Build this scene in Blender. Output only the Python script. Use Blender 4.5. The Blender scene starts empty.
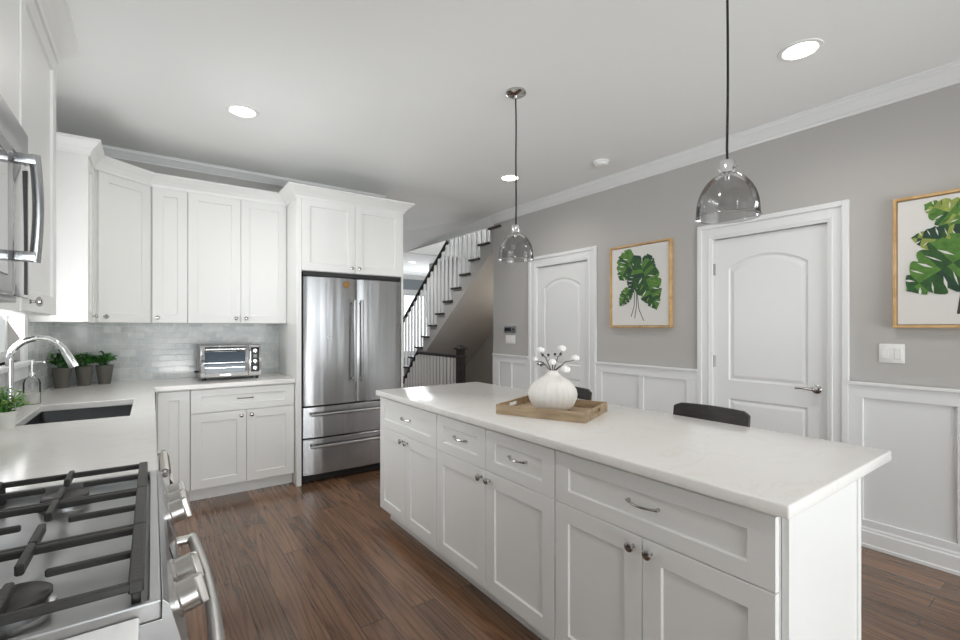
import bpy, bmesh, math, random
from mathutils import Vector, Matrix
random.seed(7)
PI = math.pi
C = bpy.context.scene.collection
scn = bpy.context.scene

# ------------------------------------------------------------------ camera
YAW = math.atan(328 / 458.0)
cd = bpy.data.cameras.new('camera')
cam = bpy.data.objects.new('camera', cd)
C.objects.link(cam)
cam.location = (0, 0, 1.35)
cam.rotation_euler = (PI / 2, 0, -YAW)
cd.sensor_width = 36
cd.lens = 458 / 960 * 36
cd.shift_y = 7.5 / 960
cd.clip_start = 0.02
scn.camera = cam

# ------------------------------------------------------------------ world, lights, exposure
wd = bpy.data.worlds.new('daylight')
scn.world = wd
wd.use_nodes = True
bg = wd.node_tree.nodes['Background']
bg.inputs[0].default_value = (0.93, 0.97, 1.0, 1)
bg.inputs[1].default_value = 2.0
scn.view_settings.view_transform = 'Standard'
scn.view_settings.look = 'None'
scn.view_settings.gamma = 1
scn.view_settings.use_curve_mapping = False
scn.view_settings.exposure = 0.5
scn.cycles.max_bounces = 12
scn.cycles.diffuse_bounces = 6
scn.cycles.use_denoising = True
scn.cycles.sample_clamp_indirect = 6


def area(name, loc, rot, sx, sy, power, col=(1, 1, 1), spread=PI):
    l = bpy.data.lights.new(name, 'AREA')
    l.shape = 'RECTANGLE'
    l.size, l.size_y, l.energy, l.color = sx, sy, power, col
    l.spread = spread
    o = bpy.data.objects.new(name, l)
    C.objects.link(o)
    o.location = loc
    o.rotation_euler = rot
    return o


# daylight at the windows, plus two added fill lights
area('window_daylight_rear', (1.5, -3.3, 1.45), (PI / 2, 0, 0), 3.6, 2.1, 28, (0.97, 0.99, 1.0))
area('ceiling_fill_rear', (1.5, -3.28, 0.30), (PI / 2 + 0.75, 0, 0), 3.4, 0.5, 94, (0.985, 0.995, 1.0))  # added fill, aimed upward to brighten the ceiling
area('window_daylight_sink', (-0.80, 3.12, 1.68), (0, -PI / 2 - 0.45, 0), 1.0, 1.05, 19, (0.99, 0.99, 1.0))
area('window_daylight_front_hall', (5.1, 10.55, 1.45), (-PI / 2 - 0.4, 0, 0), 1.3, 1.4, 66, (0.95, 0.98, 1.0))
area('stair_fill_top', (4.15, 6.0, 5.1), (0, 0, 0), 0.8, 2.0, 56, (0.92, 0.96, 1.0))  # added fill for the stairs; the stairwell top is closed



def downlight(loc, power, parent=None, r=0.075, col=(1, 0.975, 0.945), size=160):
    l = bpy.data.lights.new('downlight', 'SPOT')
    l.energy = power; l.spot_size = math.radians(size); l.spot_blend = 0.9; l.shadow_soft_size = r; l.color = col
    o = bpy.data.objects.new('downlight', l)
    C.objects.link(o)
    o.location = loc
    if parent:
        o.parent = parent
    return o


# bare spots without fixtures, added for ceiling lights assumed outside the view
for x_, y_ in ((0.50, 0.96), (0.50, -1.4), (2.72, -1.4)):
    downlight((x_, y_, 2.78), 22)
for y_ in (6.0, 8.2):  # added to brighten the hall and the stair side
    downlight((2.85, y_, 2.78), 46)

# ------------------------------------------------------------------ materials
def srgb(r, g, b):
    f = lambda c: (c / 255 / 12.92) if c / 255 <= 0.04045 else ((c / 255 + 0.055) / 1.055) ** 2.4
    return (f(r), f(g), f(b), 1)


def mat(name, col, rough=0.5, metal=0.0, coat=0.0, noise=0.0, nscale=8.0, bump=0.0, bscale=60.0, spec=0.5):
    m = bpy.data.materials.new(name)
    m.use_nodes = True
    nt = m.node_tree
    p = nt.nodes['Principled BSDF']
    p.inputs['Base Color'].default_value = col
    p.inputs['Roughness'].default_value = rough
    p.inputs['Metallic'].default_value = metal
    p.inputs['Coat Weight'].default_value = coat
    p.inputs['Specular IOR Level'].default_value = spec
    if noise or bump:
        tc = nt.nodes.new('ShaderNodeTexCoord')
    if noise:
        n = nt.nodes.new('ShaderNodeTexNoise')
        n.inputs['Scale'].default_value = nscale
        n.inputs['Detail'].default_value = 5
        nt.links.new(tc.outputs['Object'], n.inputs['Vector'])
        mx = nt.nodes.new('ShaderNodeMix')
        mx.data_type = 'RGBA'
        mx.inputs[6].default_value = tuple(c * (1 - noise) for c in col[:3]) + (1,)
        mx.inputs[7].default_value = tuple(min(1, c * (1 + noise)) for c in col[:3]) + (1,)
        nt.links.new(n.outputs[0], mx.inputs[0])
        nt.links.new(mx.outputs[2], p.inputs['Base Color'])
    if bump:
        n2 = nt.nodes.new('ShaderNodeTexNoise')
        n2.inputs['Scale'].default_value = bscale
        n2.inputs['Detail'].default_value = 3
        nt.links.new(tc.outputs['Object'], n2.inputs['Vector'])
        b = nt.nodes.new('ShaderNodeBump')
        b.inputs['Strength'].default_value = bump
        b.inputs['Distance'].default_value = 0.004
        nt.links.new(n2.outputs[0], b.inputs['Height'])
        nt.links.new(b.outputs[0], p.inputs['Normal'])
    return m


def steel(name, col, rough, stretch, strength, dist=0.002):
    """brushed metal: long soft waves in the sheet, drawn out along one axis"""
    m = mat(name, col, rough, 1.0)
    nt = m.node_tree
    p = nt.nodes['Principled BSDF']
    tc = nt.nodes.new('ShaderNodeTexCoord')
    mp = nt.nodes.new('ShaderNodeMapping')
    mp.inputs['Scale'].default_value = stretch
    n = nt.nodes.new('ShaderNodeTexNoise')
    n.inputs['Scale'].default_value = 1
    n.inputs['Detail'].default_value = 2
    b = nt.nodes.new('ShaderNodeBump')
    b.inputs['Strength'].default_value = strength
    b.inputs['Distance'].default_value = dist
    nt.links.new(tc.outputs['Object'], mp.inputs[0])
    nt.links.new(mp.outputs[0], n.inputs['Vector'])
    nt.links.new(n.outputs[0], b.inputs['Height'])
    nt.links.new(b.outputs[0], p.inputs['Normal'])
    return m


def plank_floor():
    m = bpy.data.materials.new('stained oak planks')
    m.use_nodes = True
    nt = m.node_tree
    L = nt.links.new
    p = nt.nodes['Principled BSDF']
    tc = nt.nodes.new('ShaderNodeTexCoord')
    mp = nt.nodes.new('ShaderNodeMapping')
    mp.inputs['Rotation'].default_value = (0, 0, PI / 2)
    L(tc.outputs['Object'], mp.inputs[0])
    br = nt.nodes.new('ShaderNodeTexBrick')
    br.offset = 0.37
    br.offset_frequency = 2
    br.inputs['Scale'].default_value = 1
    br.inputs['Brick Width'].default_value = 1.45
    br.inputs['Row Height'].default_value = 0.127
    br.inputs['Mortar Size'].default_value = 0.0012
    br.inputs['Mortar Smooth'].default_value = 0.2
    br.inputs['Color1'].default_value = (0, 0, 0, 1)
    br.inputs['Color2'].default_value = (1, 1, 1, 1)
    br.inputs['Mortar'].default_value = (0, 0, 0, 1)
    L(mp.outputs[0], br.inputs['Vector'])
    # plank-to-plank shift of the grain
    add = nt.nodes.new('ShaderNodeVectorMath')
    add.operation = 'MULTIPLY_ADD'
    L(br.outputs['Color'], add.inputs[0])
    add.inputs[1].default_value = (13, 7, 5)
    L(tc.outputs['Object'], add.inputs[2])
    mp2 = nt.nodes.new('ShaderNodeMapping')
    mp2.inputs['Scale'].default_value = (55, 2.6, 1)
    L(add.outputs[0], mp2.inputs[0])
    n = nt.nodes.new('ShaderNodeTexNoise')
    n.inputs['Scale'].default_value = 1
    n.inputs['Detail'].default_value = 9
    n.inputs['Roughness'].default_value = 0.72
    n.inputs['Distortion'].default_value = 2.2
    L(mp2.outputs[0], n.inputs['Vector'])
    # cathedral figure: contour lines of a drawn-out noise
    mp3 = nt.nodes.new('ShaderNodeMapping')
    mp3.inputs['Scale'].default_value = (7.5, 0.32, 1)
    L(add.outputs[0], mp3.inputs[0])
    n3 = nt.nodes.new('ShaderNodeTexNoise')
    n3.inputs['Scale'].default_value = 1
    n3.inputs['Detail'].default_value = 2.5
    n3.inputs['Roughness'].default_value = 0.4
    L(mp3.outputs[0], n3.inputs['Vector'])
    m1 = nt.nodes.new('ShaderNodeMath')
    m1.operation = 'MULTIPLY'
    m1.inputs[1].default_value = 17
    L(n3.outputs[0], m1.inputs[0])
    m2 = nt.nodes.new('ShaderNodeMath')
    m2.operation = 'PINGPONG'
    m2.inputs[1].default_value = 0.5
    L(m1.outputs[0], m2.inputs[0])
    m3 = nt.nodes.new('ShaderNodeMapRange')
    m3.inputs[1].default_value = 0.0
    m3.inputs[2].default_value = 0.34
    L(m2.outputs[0], m3.inputs[0])
    mixg = nt.nodes.new('ShaderNodeMix')
    mixg.data_type = 'FLOAT'
    mixg.inputs[0].default_value = 0.22
    L(n.outputs[0], mixg.inputs[2])
    L(m3.outputs[0], mixg.inputs[3])
    cr = nt.nodes.new('ShaderNodeValToRGB')
    cr.color_ramp.elements[0].position = 0.18
    cr.color_ramp.elements[0].color = srgb(60, 42, 30)
    cr.color_ramp.elements[1].position = 0.78
    cr.color_ramp.elements[1].color = srgb(148, 110, 83)
    L(mixg.outputs[0], cr.inputs[0])
    # each plank a little lighter or darker
    mul = nt.nodes.new('ShaderNodeMix')
    mul.data_type = 'RGBA'
    mul.blend_type = 'MULTIPLY'
    mul.inputs[0].default_value = 1
    rng = nt.nodes.new('ShaderNodeMapRange')
    rng.inputs[3].default_value = 0.62
    rng.inputs[4].default_value = 1.15
    sep = nt.nodes.new('ShaderNodeSeparateColor')
    L(br.outputs['Color'], sep.inputs[0])
    L(sep.outputs[0], rng.inputs[0])
    L(cr.outputs[0], mul.inputs[6])
    L(rng.outputs[0], mul.inputs[7])
    seam = nt.nodes.new('ShaderNodeMix')
    seam.data_type = 'RGBA'
    L(br.outputs['Fac'], seam.inputs[0])
    L(mul.outputs[2], seam.inputs[6])
    seam.inputs[7].default_value = srgb(26, 17, 13)
    L(seam.outputs[2], p.inputs['Base Color'])
    p.inputs['Roughness'].default_value = 0.22
    p.inputs['Coat Weight'].default_value = 0.4
    p.inputs['Coat Roughness'].default_value = 0.12
    b = nt.nodes.new('ShaderNodeBump')
    b.inputs['Strength'].default_value = 0.12
    b.inputs['Distance'].default_value = 0.0015
    L(mixg.outputs[0], b.inputs['Height'])
    b2 = nt.nodes.new('ShaderNodeBump')
    b2.invert = True
    b2.inputs['Strength'].default_value = 0.6
    b2.inputs['Distance'].default_value = 0.002
    L(br.outputs['Fac'], b2.inputs['Height'])
    L(b.outputs[0], b2.inputs['Normal'])
    L(b2.outputs[0], p.inputs['Normal'])
    return m


def marble_tile(axis):
    m = bpy.data.materials.new('marble subway tile')
    m.use_nodes = True
    nt = m.node_tree
    L = nt.links.new
    p = nt.nodes['Principled BSDF']
    tc = nt.nodes.new('ShaderNodeTexCoord')
    sp = nt.nodes.new('ShaderNodeSeparateXYZ')
    cb = nt.nodes.new('ShaderNodeCombineXYZ')
    L(tc.outputs['Object'], sp.inputs[0])
    L(sp.outputs[axis], cb.inputs[0])
    L(sp.outputs[2], cb.inputs[1])
    br = nt.nodes.new('ShaderNodeTexBrick')
    br.inputs['Scale'].default_value = 1
    br.inputs['Brick Width'].default_value = 0.104
    br.inputs['Row Height'].default_value = 0.0485
    br.inputs['Mortar Size'].default_value = 0.0016
    br.inputs['Color1'].default_value = srgb(204, 208, 208)
    br.inputs['Color2'].default_value = srgb(228, 229, 226)
    br.inputs['Mortar'].default_value = srgb(236, 235, 231)
    L(cb.outputs[0], br.inputs['Vector'])
    n = nt.nodes.new('ShaderNodeTexNoise')
    n.inputs['Scale'].default_value = 9
    n.inputs['Detail'].default_value = 6
    n.inputs['Distortion'].default_value = 1.5
    L(tc.outputs['Object'], n.inputs['Vector'])
    cr = nt.nodes.new('ShaderNodeValToRGB')
    cr.color_ramp.elements[0].position = 0.3
    cr.color_ramp.elements[0].color = (0.76, 0.80, 0.82, 1)
    cr.color_ramp.elements[1].position = 0.65
    cr.color_ramp.elements[1].color = (1, 1, 1, 1)
    L(n.outputs[0], cr.inputs[0])
    mx = nt.nodes.new('ShaderNodeMix')
    mx.data_type = 'RGBA'
    mx.blend_type = 'MULTIPLY'
    mx.inputs[0].default_value = 0.8
    L(br.outputs['Color'], mx.inputs[6])
    L(cr.outputs[0], mx.inputs[7])
    L(mx.outputs[2], p.inputs['Base Color'])
    p.inputs['Roughness'].default_value = 0.14
    b = nt.nodes.new('ShaderNodeBump')
    b.invert = True
    b.inputs['Strength'].default_value = 0.7
    b.inputs['Distance'].default_value = 0.002
    L(br.outputs['Fac'], b.inputs['Height'])
    L(b.outputs[0], p.inputs['Normal'])
    return m


def quartz():
    m = mat('white quartz', srgb(235, 233, 229), 0.16)
    nt = m.node_tree
    L = nt.links.new
    p = nt.nodes['Principled BSDF']
    tc = nt.nodes.new('ShaderNodeTexCoord')
    n = nt.nodes.new('ShaderNodeTexNoise')
    n.inputs['Scale'].default_value = 2.2
    n.inputs['Detail'].default_value = 8
    n.inputs['Distortion'].default_value = 2.5
    L(tc.outputs['Object'], n.inputs['Vector'])
    cr = nt.nodes.new('ShaderNodeValToRGB')
    e = cr.color_ramp.elements
    e[0].position, e[0].color = 0.47, srgb(236, 234, 231)
    e[1].position, e[1].color = 0.53, srgb(236, 234, 231)
    k = e.new(0.5)
    k.color = srgb(232, 229, 225)
    L(n.outputs[0], cr.inputs[0])
    L(cr.outputs[0], p.inputs['Base Color'])
    return m


def wood(name, c0, c1, scale, rough=0.5):
    m = bpy.data.materials.new(name)
    m.use_nodes = True
    nt = m.node_tree
    L = nt.links.new
    p = nt.nodes['Principled BSDF']
    tc = nt.nodes.new('ShaderNodeTexCoord')
    mp = nt.nodes.new('ShaderNodeMapping')
    mp.inputs['Scale'].default_value = scale
    n = nt.nodes.new('ShaderNodeTexNoise')
    n.inputs['Scale'].default_value = 1
    n.inputs['Detail'].default_value = 6
    n.inputs['Distortion'].default_value = 0.6
    cr = nt.nodes.new('ShaderNodeValToRGB')
    cr.color_ramp.elements[0].position, cr.color_ramp.elements[0].color = 0.3, c0
    cr.color_ramp.elements[1].position, cr.color_ramp.elements[1].color = 0.7, c1
    L(tc.outputs['Object'], mp.inputs[0])
    L(mp.outputs[0], n.inputs['Vector'])
    L(n.outputs[0], cr.inputs[0])
    L(cr.outputs[0], p.inputs['Base Color'])
    p.inputs['Roughness'].default_value = rough
    return m


def pane_glass(name, tint, gloss, rough=0.02, ior=1.5):
    """thin sheet: mostly see-through, partly mirror"""
    m = bpy.data.materials.new(name)
    m.use_nodes = True
    nt = m.node_tree
    nt.nodes.remove(nt.nodes['Principled BSDF'])
    out = nt.nodes['Material Output']
    t = nt.nodes.new('ShaderNodeBsdfTransparent')
    t.inputs[0].default_value = tint
    g = nt.nodes.new('ShaderNodeBsdfGlossy')
    g.inputs['Roughness'].default_value = rough
    g.inputs[0].default_value = (0.9, 0.9, 0.9, 1)
    fr = nt.nodes.new('ShaderNodeFresnel')
    fr.inputs[0].default_value = ior
    ad = nt.nodes.new('ShaderNodeMath')
    ad.operation = 'ADD'
    ad.use_clamp = True
    ad.inputs[1].default_value = gloss
    mx = nt.nodes.new('ShaderNodeMixShader')
    nt.links.new(fr.outputs[0], ad.inputs[0])
    nt.links.new(ad.outputs[0], mx.inputs[0])
    nt.links.new(t.outputs[0], mx.inputs[1])
    nt.links.new(g.outputs[0], mx.inputs[2])
    nt.links.new(mx.outputs[0], out.inputs[0])
    return m


def emit(name, col, s):
    m = bpy.data.materials.new(name)
    m.use_nodes = True
    p = m.node_tree.nodes['Principled BSDF']
    p.inputs['Base Color'].default_value = (0.8, 0.8, 0.8, 1)
    p.inputs['Emission Color'].default_value = col
    p.inputs['Emission Strength'].default_value = s
    return m


M = {
    'wall': mat('greige wall paint', srgb(185, 183, 180), 0.7, noise=0.02, nscale=3, bump=0.05, bscale=220),
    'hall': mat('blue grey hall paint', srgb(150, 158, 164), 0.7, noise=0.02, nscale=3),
    'ceil': mat('ceiling paint', srgb(240, 241, 240), 0.8, noise=0.015, nscale=2, bump=0.04, bscale=200),
    'trim': mat('white trim enamel', srgb(232, 233, 233), 0.35, noise=0.01, nscale=4),
    'cab': mat('white cabinet lacquer', srgb(233, 233, 231), 0.32, noise=0.01, nscale=4),
    'floor': plank_floor(),
    'tile_x': marble_tile(0), 'tile_y': marble_tile(1),
    'quartz': quartz(),
    'steel': steel('brushed stainless steel', (0.40, 0.40, 0.405, 1), 0.27, (9, 9, 0.5), 0.5, 0.012),
    'steel_side': steel('satin stainless steel', (0.42, 0.42, 0.425, 1), 0.33, (2, 30, 30), 0.1),
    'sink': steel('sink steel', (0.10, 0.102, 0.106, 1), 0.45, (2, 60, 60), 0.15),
    'chrome': mat('polished chrome', (0.80, 0.80, 0.81, 1), 0.08, 1.0, noise=0.02),
    'nickel': mat('polished nickel', (0.55, 0.54, 0.53, 1), 0.15, 1.0, noise=0.03, nscale=20),
    'black': mat('black plastic', srgb(28, 28, 29), 0.4, noise=0.1),
    'gasket': mat('dark rubber', srgb(34, 34, 35), 0.7, noise=0.1),
    'iron': mat('cast iron', srgb(62, 61, 60), 0.5, 0.25, noise=0.15, nscale=40, bump=0.2, bscale=150),
    'cap': mat('burner cap enamel', srgb(60, 58, 57), 0.45, noise=0.1),
    'darkglass': mat('dark oven glass', srgb(40, 58, 74), 0.06, noise=0.25, spec=0.2),  # blue of the reflected outdoors put into the base colour
    'mwglass': mat('grey microwave glass', srgb(120, 120, 120), 0.06, noise=0.05, spec=1.0, coat=0.6),
    'pane': pane_glass('window glass', (0.97, 0.98, 0.98, 1), 0.0),
    'clear': pane_glass('clear bottle glass', (0.95, 0.955, 0.955, 1), 0.03, 0.02, 1.25),
    'shade': pane_glass('smoked pendant glass', (0.70, 0.70, 0.70, 1), 0.05, 0.12, 1.2),
    'oak': wood('pale oak frame', srgb(186, 146, 92), srgb(218, 182, 128), (14, 14, 14), 0.45),
    'tray': wood('weathered tray wood', srgb(150, 128, 102), srgb(186, 164, 134), (6, 40, 40), 0.6),
    'stool': wood('dark stained wood', srgb(38, 35, 33), srgb(62, 57, 53), (30, 6, 30), 0.45),
    'rail': wood('espresso rail', srgb(30, 27, 26), srgb(48, 44, 42), (20, 5, 20), 0.4),
    'tread': wood('espresso tread', srgb(46, 38, 33), srgb(72, 58, 49), (5, 20, 20), 0.35),
    'ceramic': mat('chalky white ceramic', srgb(238, 235, 230), 0.65, noise=0.03, nscale=15, bump=0.1, bscale=80),
    'pot': mat('grey cement', srgb(100, 97, 90), 0.85, noise=0.15, nscale=18, bump=0.2, bscale=90),
    'whitepot': mat('white planter glaze', srgb(225, 224, 220), 0.3, noise=0.02),
    'soil': mat('potting soil', srgb(48, 36, 28), 0.95, noise=0.3, nscale=60),
    'leaf': mat('herb leaf', srgb(84, 150, 56), 0.45, noise=0.35, nscale=12),
    'leaf2': mat('dark herb leaf', srgb(44, 96, 44), 0.45, noise=0.3, nscale=12),
    'leaf3': mat('fresh variegated leaf', srgb(122, 158, 78), 0.45, noise=0.4, nscale=25),
    'stem': mat('brown stem', srgb(92, 82, 74), 0.8, noise=0.2, nscale=30),
    'husk': mat('cotton husk', srgb(70, 62, 58), 0.8, noise=0.3, nscale=40),
    'cotton': mat('cotton fibre', srgb(246, 245, 242), 0.95, noise=0.02, nscale=40, bump=0.5, bscale=120),
    'paper': mat('print paper', srgb(222, 220, 216), 0.6, noise=0.01),
    'g1': mat('printed deep green', srgb(44, 84, 40), 0.6, noise=0.65, nscale=34),
    'g2': mat('printed mid green', srgb(82, 126, 50), 0.6, noise=0.65, nscale=34),
    'g3': mat('printed yellow green', srgb(146, 160, 76), 0.6, noise=0.65, nscale=34),
    'g4': mat('printed dark stem', srgb(62, 66, 58), 0.6, noise=0.2, nscale=22),
    'g5': mat('printed dark blue green', srgb(34, 66, 48), 0.6, noise=0.65, nscale=34),
    'white': mat('white plastic', srgb(236, 236, 234), 0.4, noise=0.01),
    'lamp': emit('recessed lamp', (1, 0.95, 0.88, 1), 9),
    'cord': mat('black cord', srgb(18, 18, 18), 0.6, noise=0.1),
    'towel': mat('woven towel', srgb(225, 222, 216), 0.95, noise=0.08, nscale=60, bump=0.6, bscale=200),
    'towel2': mat('towel grey stripe', srgb(120, 114, 108), 0.95, noise=0.1, nscale=60),
    'gold': mat('gilt magnet', srgb(150, 112, 58), 0.6, 0.1, noise=0.45, nscale=90),
    'soap': mat('milky soap', srgb(228, 226, 220), 0.4, noise=0.02),
    'deck': steel('cooktop steel', (0.50, 0.505, 0.51, 1), 0.3, (3, 40, 40), 0.1),
    'satin': mat('satin chrome', (0.58, 0.565, 0.545, 1), 0.28, 1.0, noise=0.03),
    'bluesteel': mat('mirror steel', (0.50, 0.515, 0.53, 1), 0.2, 1.0, noise=0.03),
}

# ------------------------------------------------------------------ mesh helpers
def obj(name, bm, m, parent=None, smooth=False, loc=None, rot=None):
    bmesh.ops.recalc_face_normals(bm, faces=bm.faces)
    me = bpy.data.meshes.new(name)
    bm.to_mesh(me)
    bm.free()
    for k in (m if isinstance(m, (list, tuple)) else [m]):
        me.materials.append(M[k])
    if smooth:
        for f in me.polygons:
            f.use_smooth = True
        me.set_sharp_from_angle(angle=math.radians(38))
    o = bpy.data.objects.new(name, me)
    C.objects.link(o)
    if parent:
        o.parent = parent
    if loc:
        o.location = loc
    if rot:
        o.rotation_euler = rot
    return o


def thing(name, label, cat, loc=(0, 0, 0), rotz=0, group=None):
    o = bpy.data.objects.new(name, None)
    C.objects.link(o)
    o.empty_display_size = 0.1
    o.location = loc
    o.rotation_euler = (0, 0, rotz)
    o['label'] = label
    o['category'] = cat
    if group:
        o['group'] = group
    return o


def tag(o, label, cat, group=None):
    o['label'] = label
    o['category'] = cat
    if group:
        o['group'] = group
    return o


def struct(name, bm, m, parent=None, smooth=False):
    o = obj(name, bm, m, parent, smooth)
    if not parent:
        o['kind'] = 'structure'
    return o


def dup(root, loc, rotz=0, label=None, group=None):
    r = root.copy()
    C.objects.link(r)
    r.location = loc
    r.rotation_euler = (0, 0, rotz)
    if label:
        r['label'] = label
    if group:
        r['group'] = group
    for ch in list(root.children):
        c = ch.copy()
        C.objects.link(c)
        c.parent = r
        for g in ch.children:
            d = g.copy()
            C.objects.link(d)
            d.parent = c
    return r


def B():
    return bmesh.new()


def box(bm, x0, x1, y0, y1, z0, z1, bev=0.0, seg=2, mi=0):
    vs = [bm.verts.new(p) for p in ((x0, y0, z0), (x1, y0, z0), (x1, y1, z0), (x0, y1, z0),
                                    (x0, y0, z1), (x1, y0, z1), (x1, y1, z1), (x0, y1, z1))]
    fs = [bm.faces.new([vs[i] for i in q]) for q in
          ((0, 1, 2, 3), (4, 5, 6, 7), (0, 1, 5, 4), (1, 2, 6, 5), (2, 3, 7, 6), (3, 0, 4, 7))]
    for f in fs:
        f.material_index = mi
    if bev:
        es = {e for f in fs for e in f.edges}
        r = bmesh.ops.bevel(bm, geom=list(es), offset=bev, segments=seg, affect='EDGES', profile=0.5)
        for f in r['faces']:
            f.material_index = mi
    return bm


def loops(bm, rings, cap0=True, cap1=True, closed=False, mi=0):
    """skin a list of equal length vertex rings"""
    R = [[bm.verts.new(p) for p in r] for r in rings]
    n = len(R[0])
    pairs = list(zip(R, R[1:]))
    if closed:
        pairs.append((R[-1], R[0]))
    for a, b in pairs:
        for i in range(n):
            f = bm.faces.new((a[i], a[(i + 1) % n], b[(i + 1) % n], b[i]))
            f.material_index = mi
    if not closed:
        if cap0:
            bm.faces.new(R[0]).material_index = mi
        if cap1:
            bm.faces.new(R[-1]).material_index = mi
    return R


def lathe(bm, prof, seg=24, c=(0, 0, 0), axis='z', cap0=True, cap1=True, mi=0, rib=0, ribamp=0.0):
    rings = []
    for r, z in prof:
        ring = []
        for i in range(seg):
            a = 2 * PI * i / seg
            rr = r * (1 + (ribamp * (math.cos(rib * a)) if rib else 0))
            p = (rr * math.cos(a), rr * math.sin(a), z)
            if axis == 'y':
                p = (p[0], -p[2], p[1])     # +z of the profile points to -y
            elif axis == 'x':
                p = (p[2], p[0], p[1])
            ring.append((p[0] + c[0], p[1] + c[1], p[2] + c[2]))
        rings.append(ring)
    return loops(bm, rings, cap0, cap1, mi=mi)


def tube(bm, pts, r, seg=8, mi=0, caps=True, flat=1.0):
    pts = [Vector(p) for p in pts]
    rs = r if isinstance(r, (list, tuple)) else [r] * len(pts)
    t0 = (pts[1] - pts[0]).normalized()
    up = Vector((0, 0, 1)) if abs(t0.z) < 0.9 else Vector((1, 0, 0))
    nrm = (up - t0 * up.dot(t0)).normalized()
    rings = []
    for i, p in enumerate(pts):
        if i == 0:
            t = t0
        elif i == len(pts) - 1:
            t = (pts[i] - pts[i - 1]).normalized()
        else:
            t = ((pts[i + 1] - p).normalized() + (p - pts[i - 1]).normalized()).normalized()
        nrm = (nrm - t * nrm.dot(t)).normalized()
        bi = t.cross(nrm)
        rings.append([tuple(p + (nrm * math.cos(2 * PI * k / seg) * flat + bi * math.sin(2 * PI * k / seg)) * rs[i])
                      for k in range(seg)])
    loops(bm, rings, caps, caps, mi=mi)
    return bm


def prism(bm, poly, axis, a, b, mi=0):
    """extrude a 2-D polygon along an axis: 'x' poly=(y,z), 'y' poly=(x,z), 'z' poly=(x,y)"""
    f = {'x': lambda p, t: (t, p[0], p[1]), 'y': lambda p, t: (p[0], t, p[1]), 'z': lambda p, t: (p[0], p[1], t)}[axis]
    loops(bm, [[f(p, a) for p in poly], [f(p, b) for p in poly]], mi=mi)
    return bm


def sweep(bm, path, prof, mi=0):
    """profile (out, z) run along an XY polyline, out = right of travel, mitred"""
    P = [Vector((p[0], p[1], 0)) for p in path]
    rings = []
    for i, p in enumerate(P):
        ds = []
        if i > 0:
            ds.append((p - P[i - 1]).normalized())
        if i < len(P) - 1:
            ds.append((P[i + 1] - p).normalized())
        ns = [Vector((d.y, -d.x, 0)) for d in ds]
        if len(ns) == 2:
            m = (ns[0] + ns[1])
            m = m / (1 + ns[0].dot(ns[1]))
        else:
            m = ns[0]
        rings.append([(p.x + m.x * o, p.y + m.y * o, z) for o, z in prof])
    loops(bm, rings, mi=mi)
    return bm


def slab(bm, us, vs, keep, w0, w1, mp):
    """cells of a grid kept or left out, one solid with shared walls; mp(u,v,w)->xyz"""
    cache = {}

    def V(i, j, k):
        if (i, j, k) not in cache:
            cache[(i, j, k)] = bm.verts.new(mp(us[i], vs[j], (w0, w1)[k]))
        return cache[(i, j, k)]
    nu, nv = len(us) - 1, len(vs) - 1
    on = lambda i, j: 0 <= i < nu and 0 <= j < nv and keep(i, j)
    for i in range(nu):
        for j in range(nv):
            if not on(i, j):
                continue
            for k in (0, 1):
                bm.faces.new((V(i, j, k), V(i + 1, j, k), V(i + 1, j + 1, k), V(i, j + 1, k)))
            for (di, dj, a, b) in ((-1, 0, (i, j), (i, j + 1)), (1, 0, (i + 1, j), (i + 1, j + 1)),
                                   (0, -1, (i, j), (i + 1, j)), (0, 1, (i, j + 1), (i + 1, j + 1))):
                if not on(i + di, j + dj):
                    bm.faces.new((V(*a, 0), V(*b, 0), V(*b, 1), V(*a, 1)))
    return bm


def rectring(w, h, ins, y, x0=0, z0=0):
    return [(x0 + ins, y, z0 + ins), (x0 + w - ins, y, z0 + ins), (x0 + w - ins, y, z0 + h - ins), (x0 + ins, y, z0 + h - ins)]


def shaker(w, h, fw=0.062, t=0.02, dep=0.009, fx=None):
    """shaker front: x 0..w, z 0..h, back at y=0, face at y=-t"""
    bm = B()
    fx = fx or fw

    def rg(e, y):
        return [(fx + e, y, fw + e), (w - fx - e, y, fw + e), (w - fx - e, y, h - fw - e), (fx + e, y, h - fw - e)]
    loops(bm, [rectring(w, h, 0, 0), rectring(w, h, 0, -t + 0.0015), rectring(w, h, 0.0015, -t),
               rg(0, -t), rg(0.0015, -t + 0.001), rg(0.004, -t + dep)])
    return bm


def knob_bm(r=0.0165):
    bm = B()
    lathe(bm, [(0.008, -0.001), (0.008, 0.002), (0.0045, 0.005), (0.0045, 0.013), (r * 0.8, 0.017), (r, 0.022), (r * 0.93, 0.027), (r * 0.5, 0.030)], 14, axis='y')
    return bm


def pull_bm(L=0.11):
    bm = B()
    n = 11
    pts = [(-L / 2, 0.001, 0), (-L / 2, -0.012, 0)]
    for i in range(1, n):
        u = i / n
        pts.append((-L / 2 + L * u, -0.014 - 0.016 * math.sin(PI * u), 0))
    pts += [(L / 2, -0.012, 0), (L / 2, 0.001, 0)]
    tube(bm, pts, [0.0065, 0.0055] + [0.0042] * (n - 1) + [0.0055, 0.0065], 8)
    return bm


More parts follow.
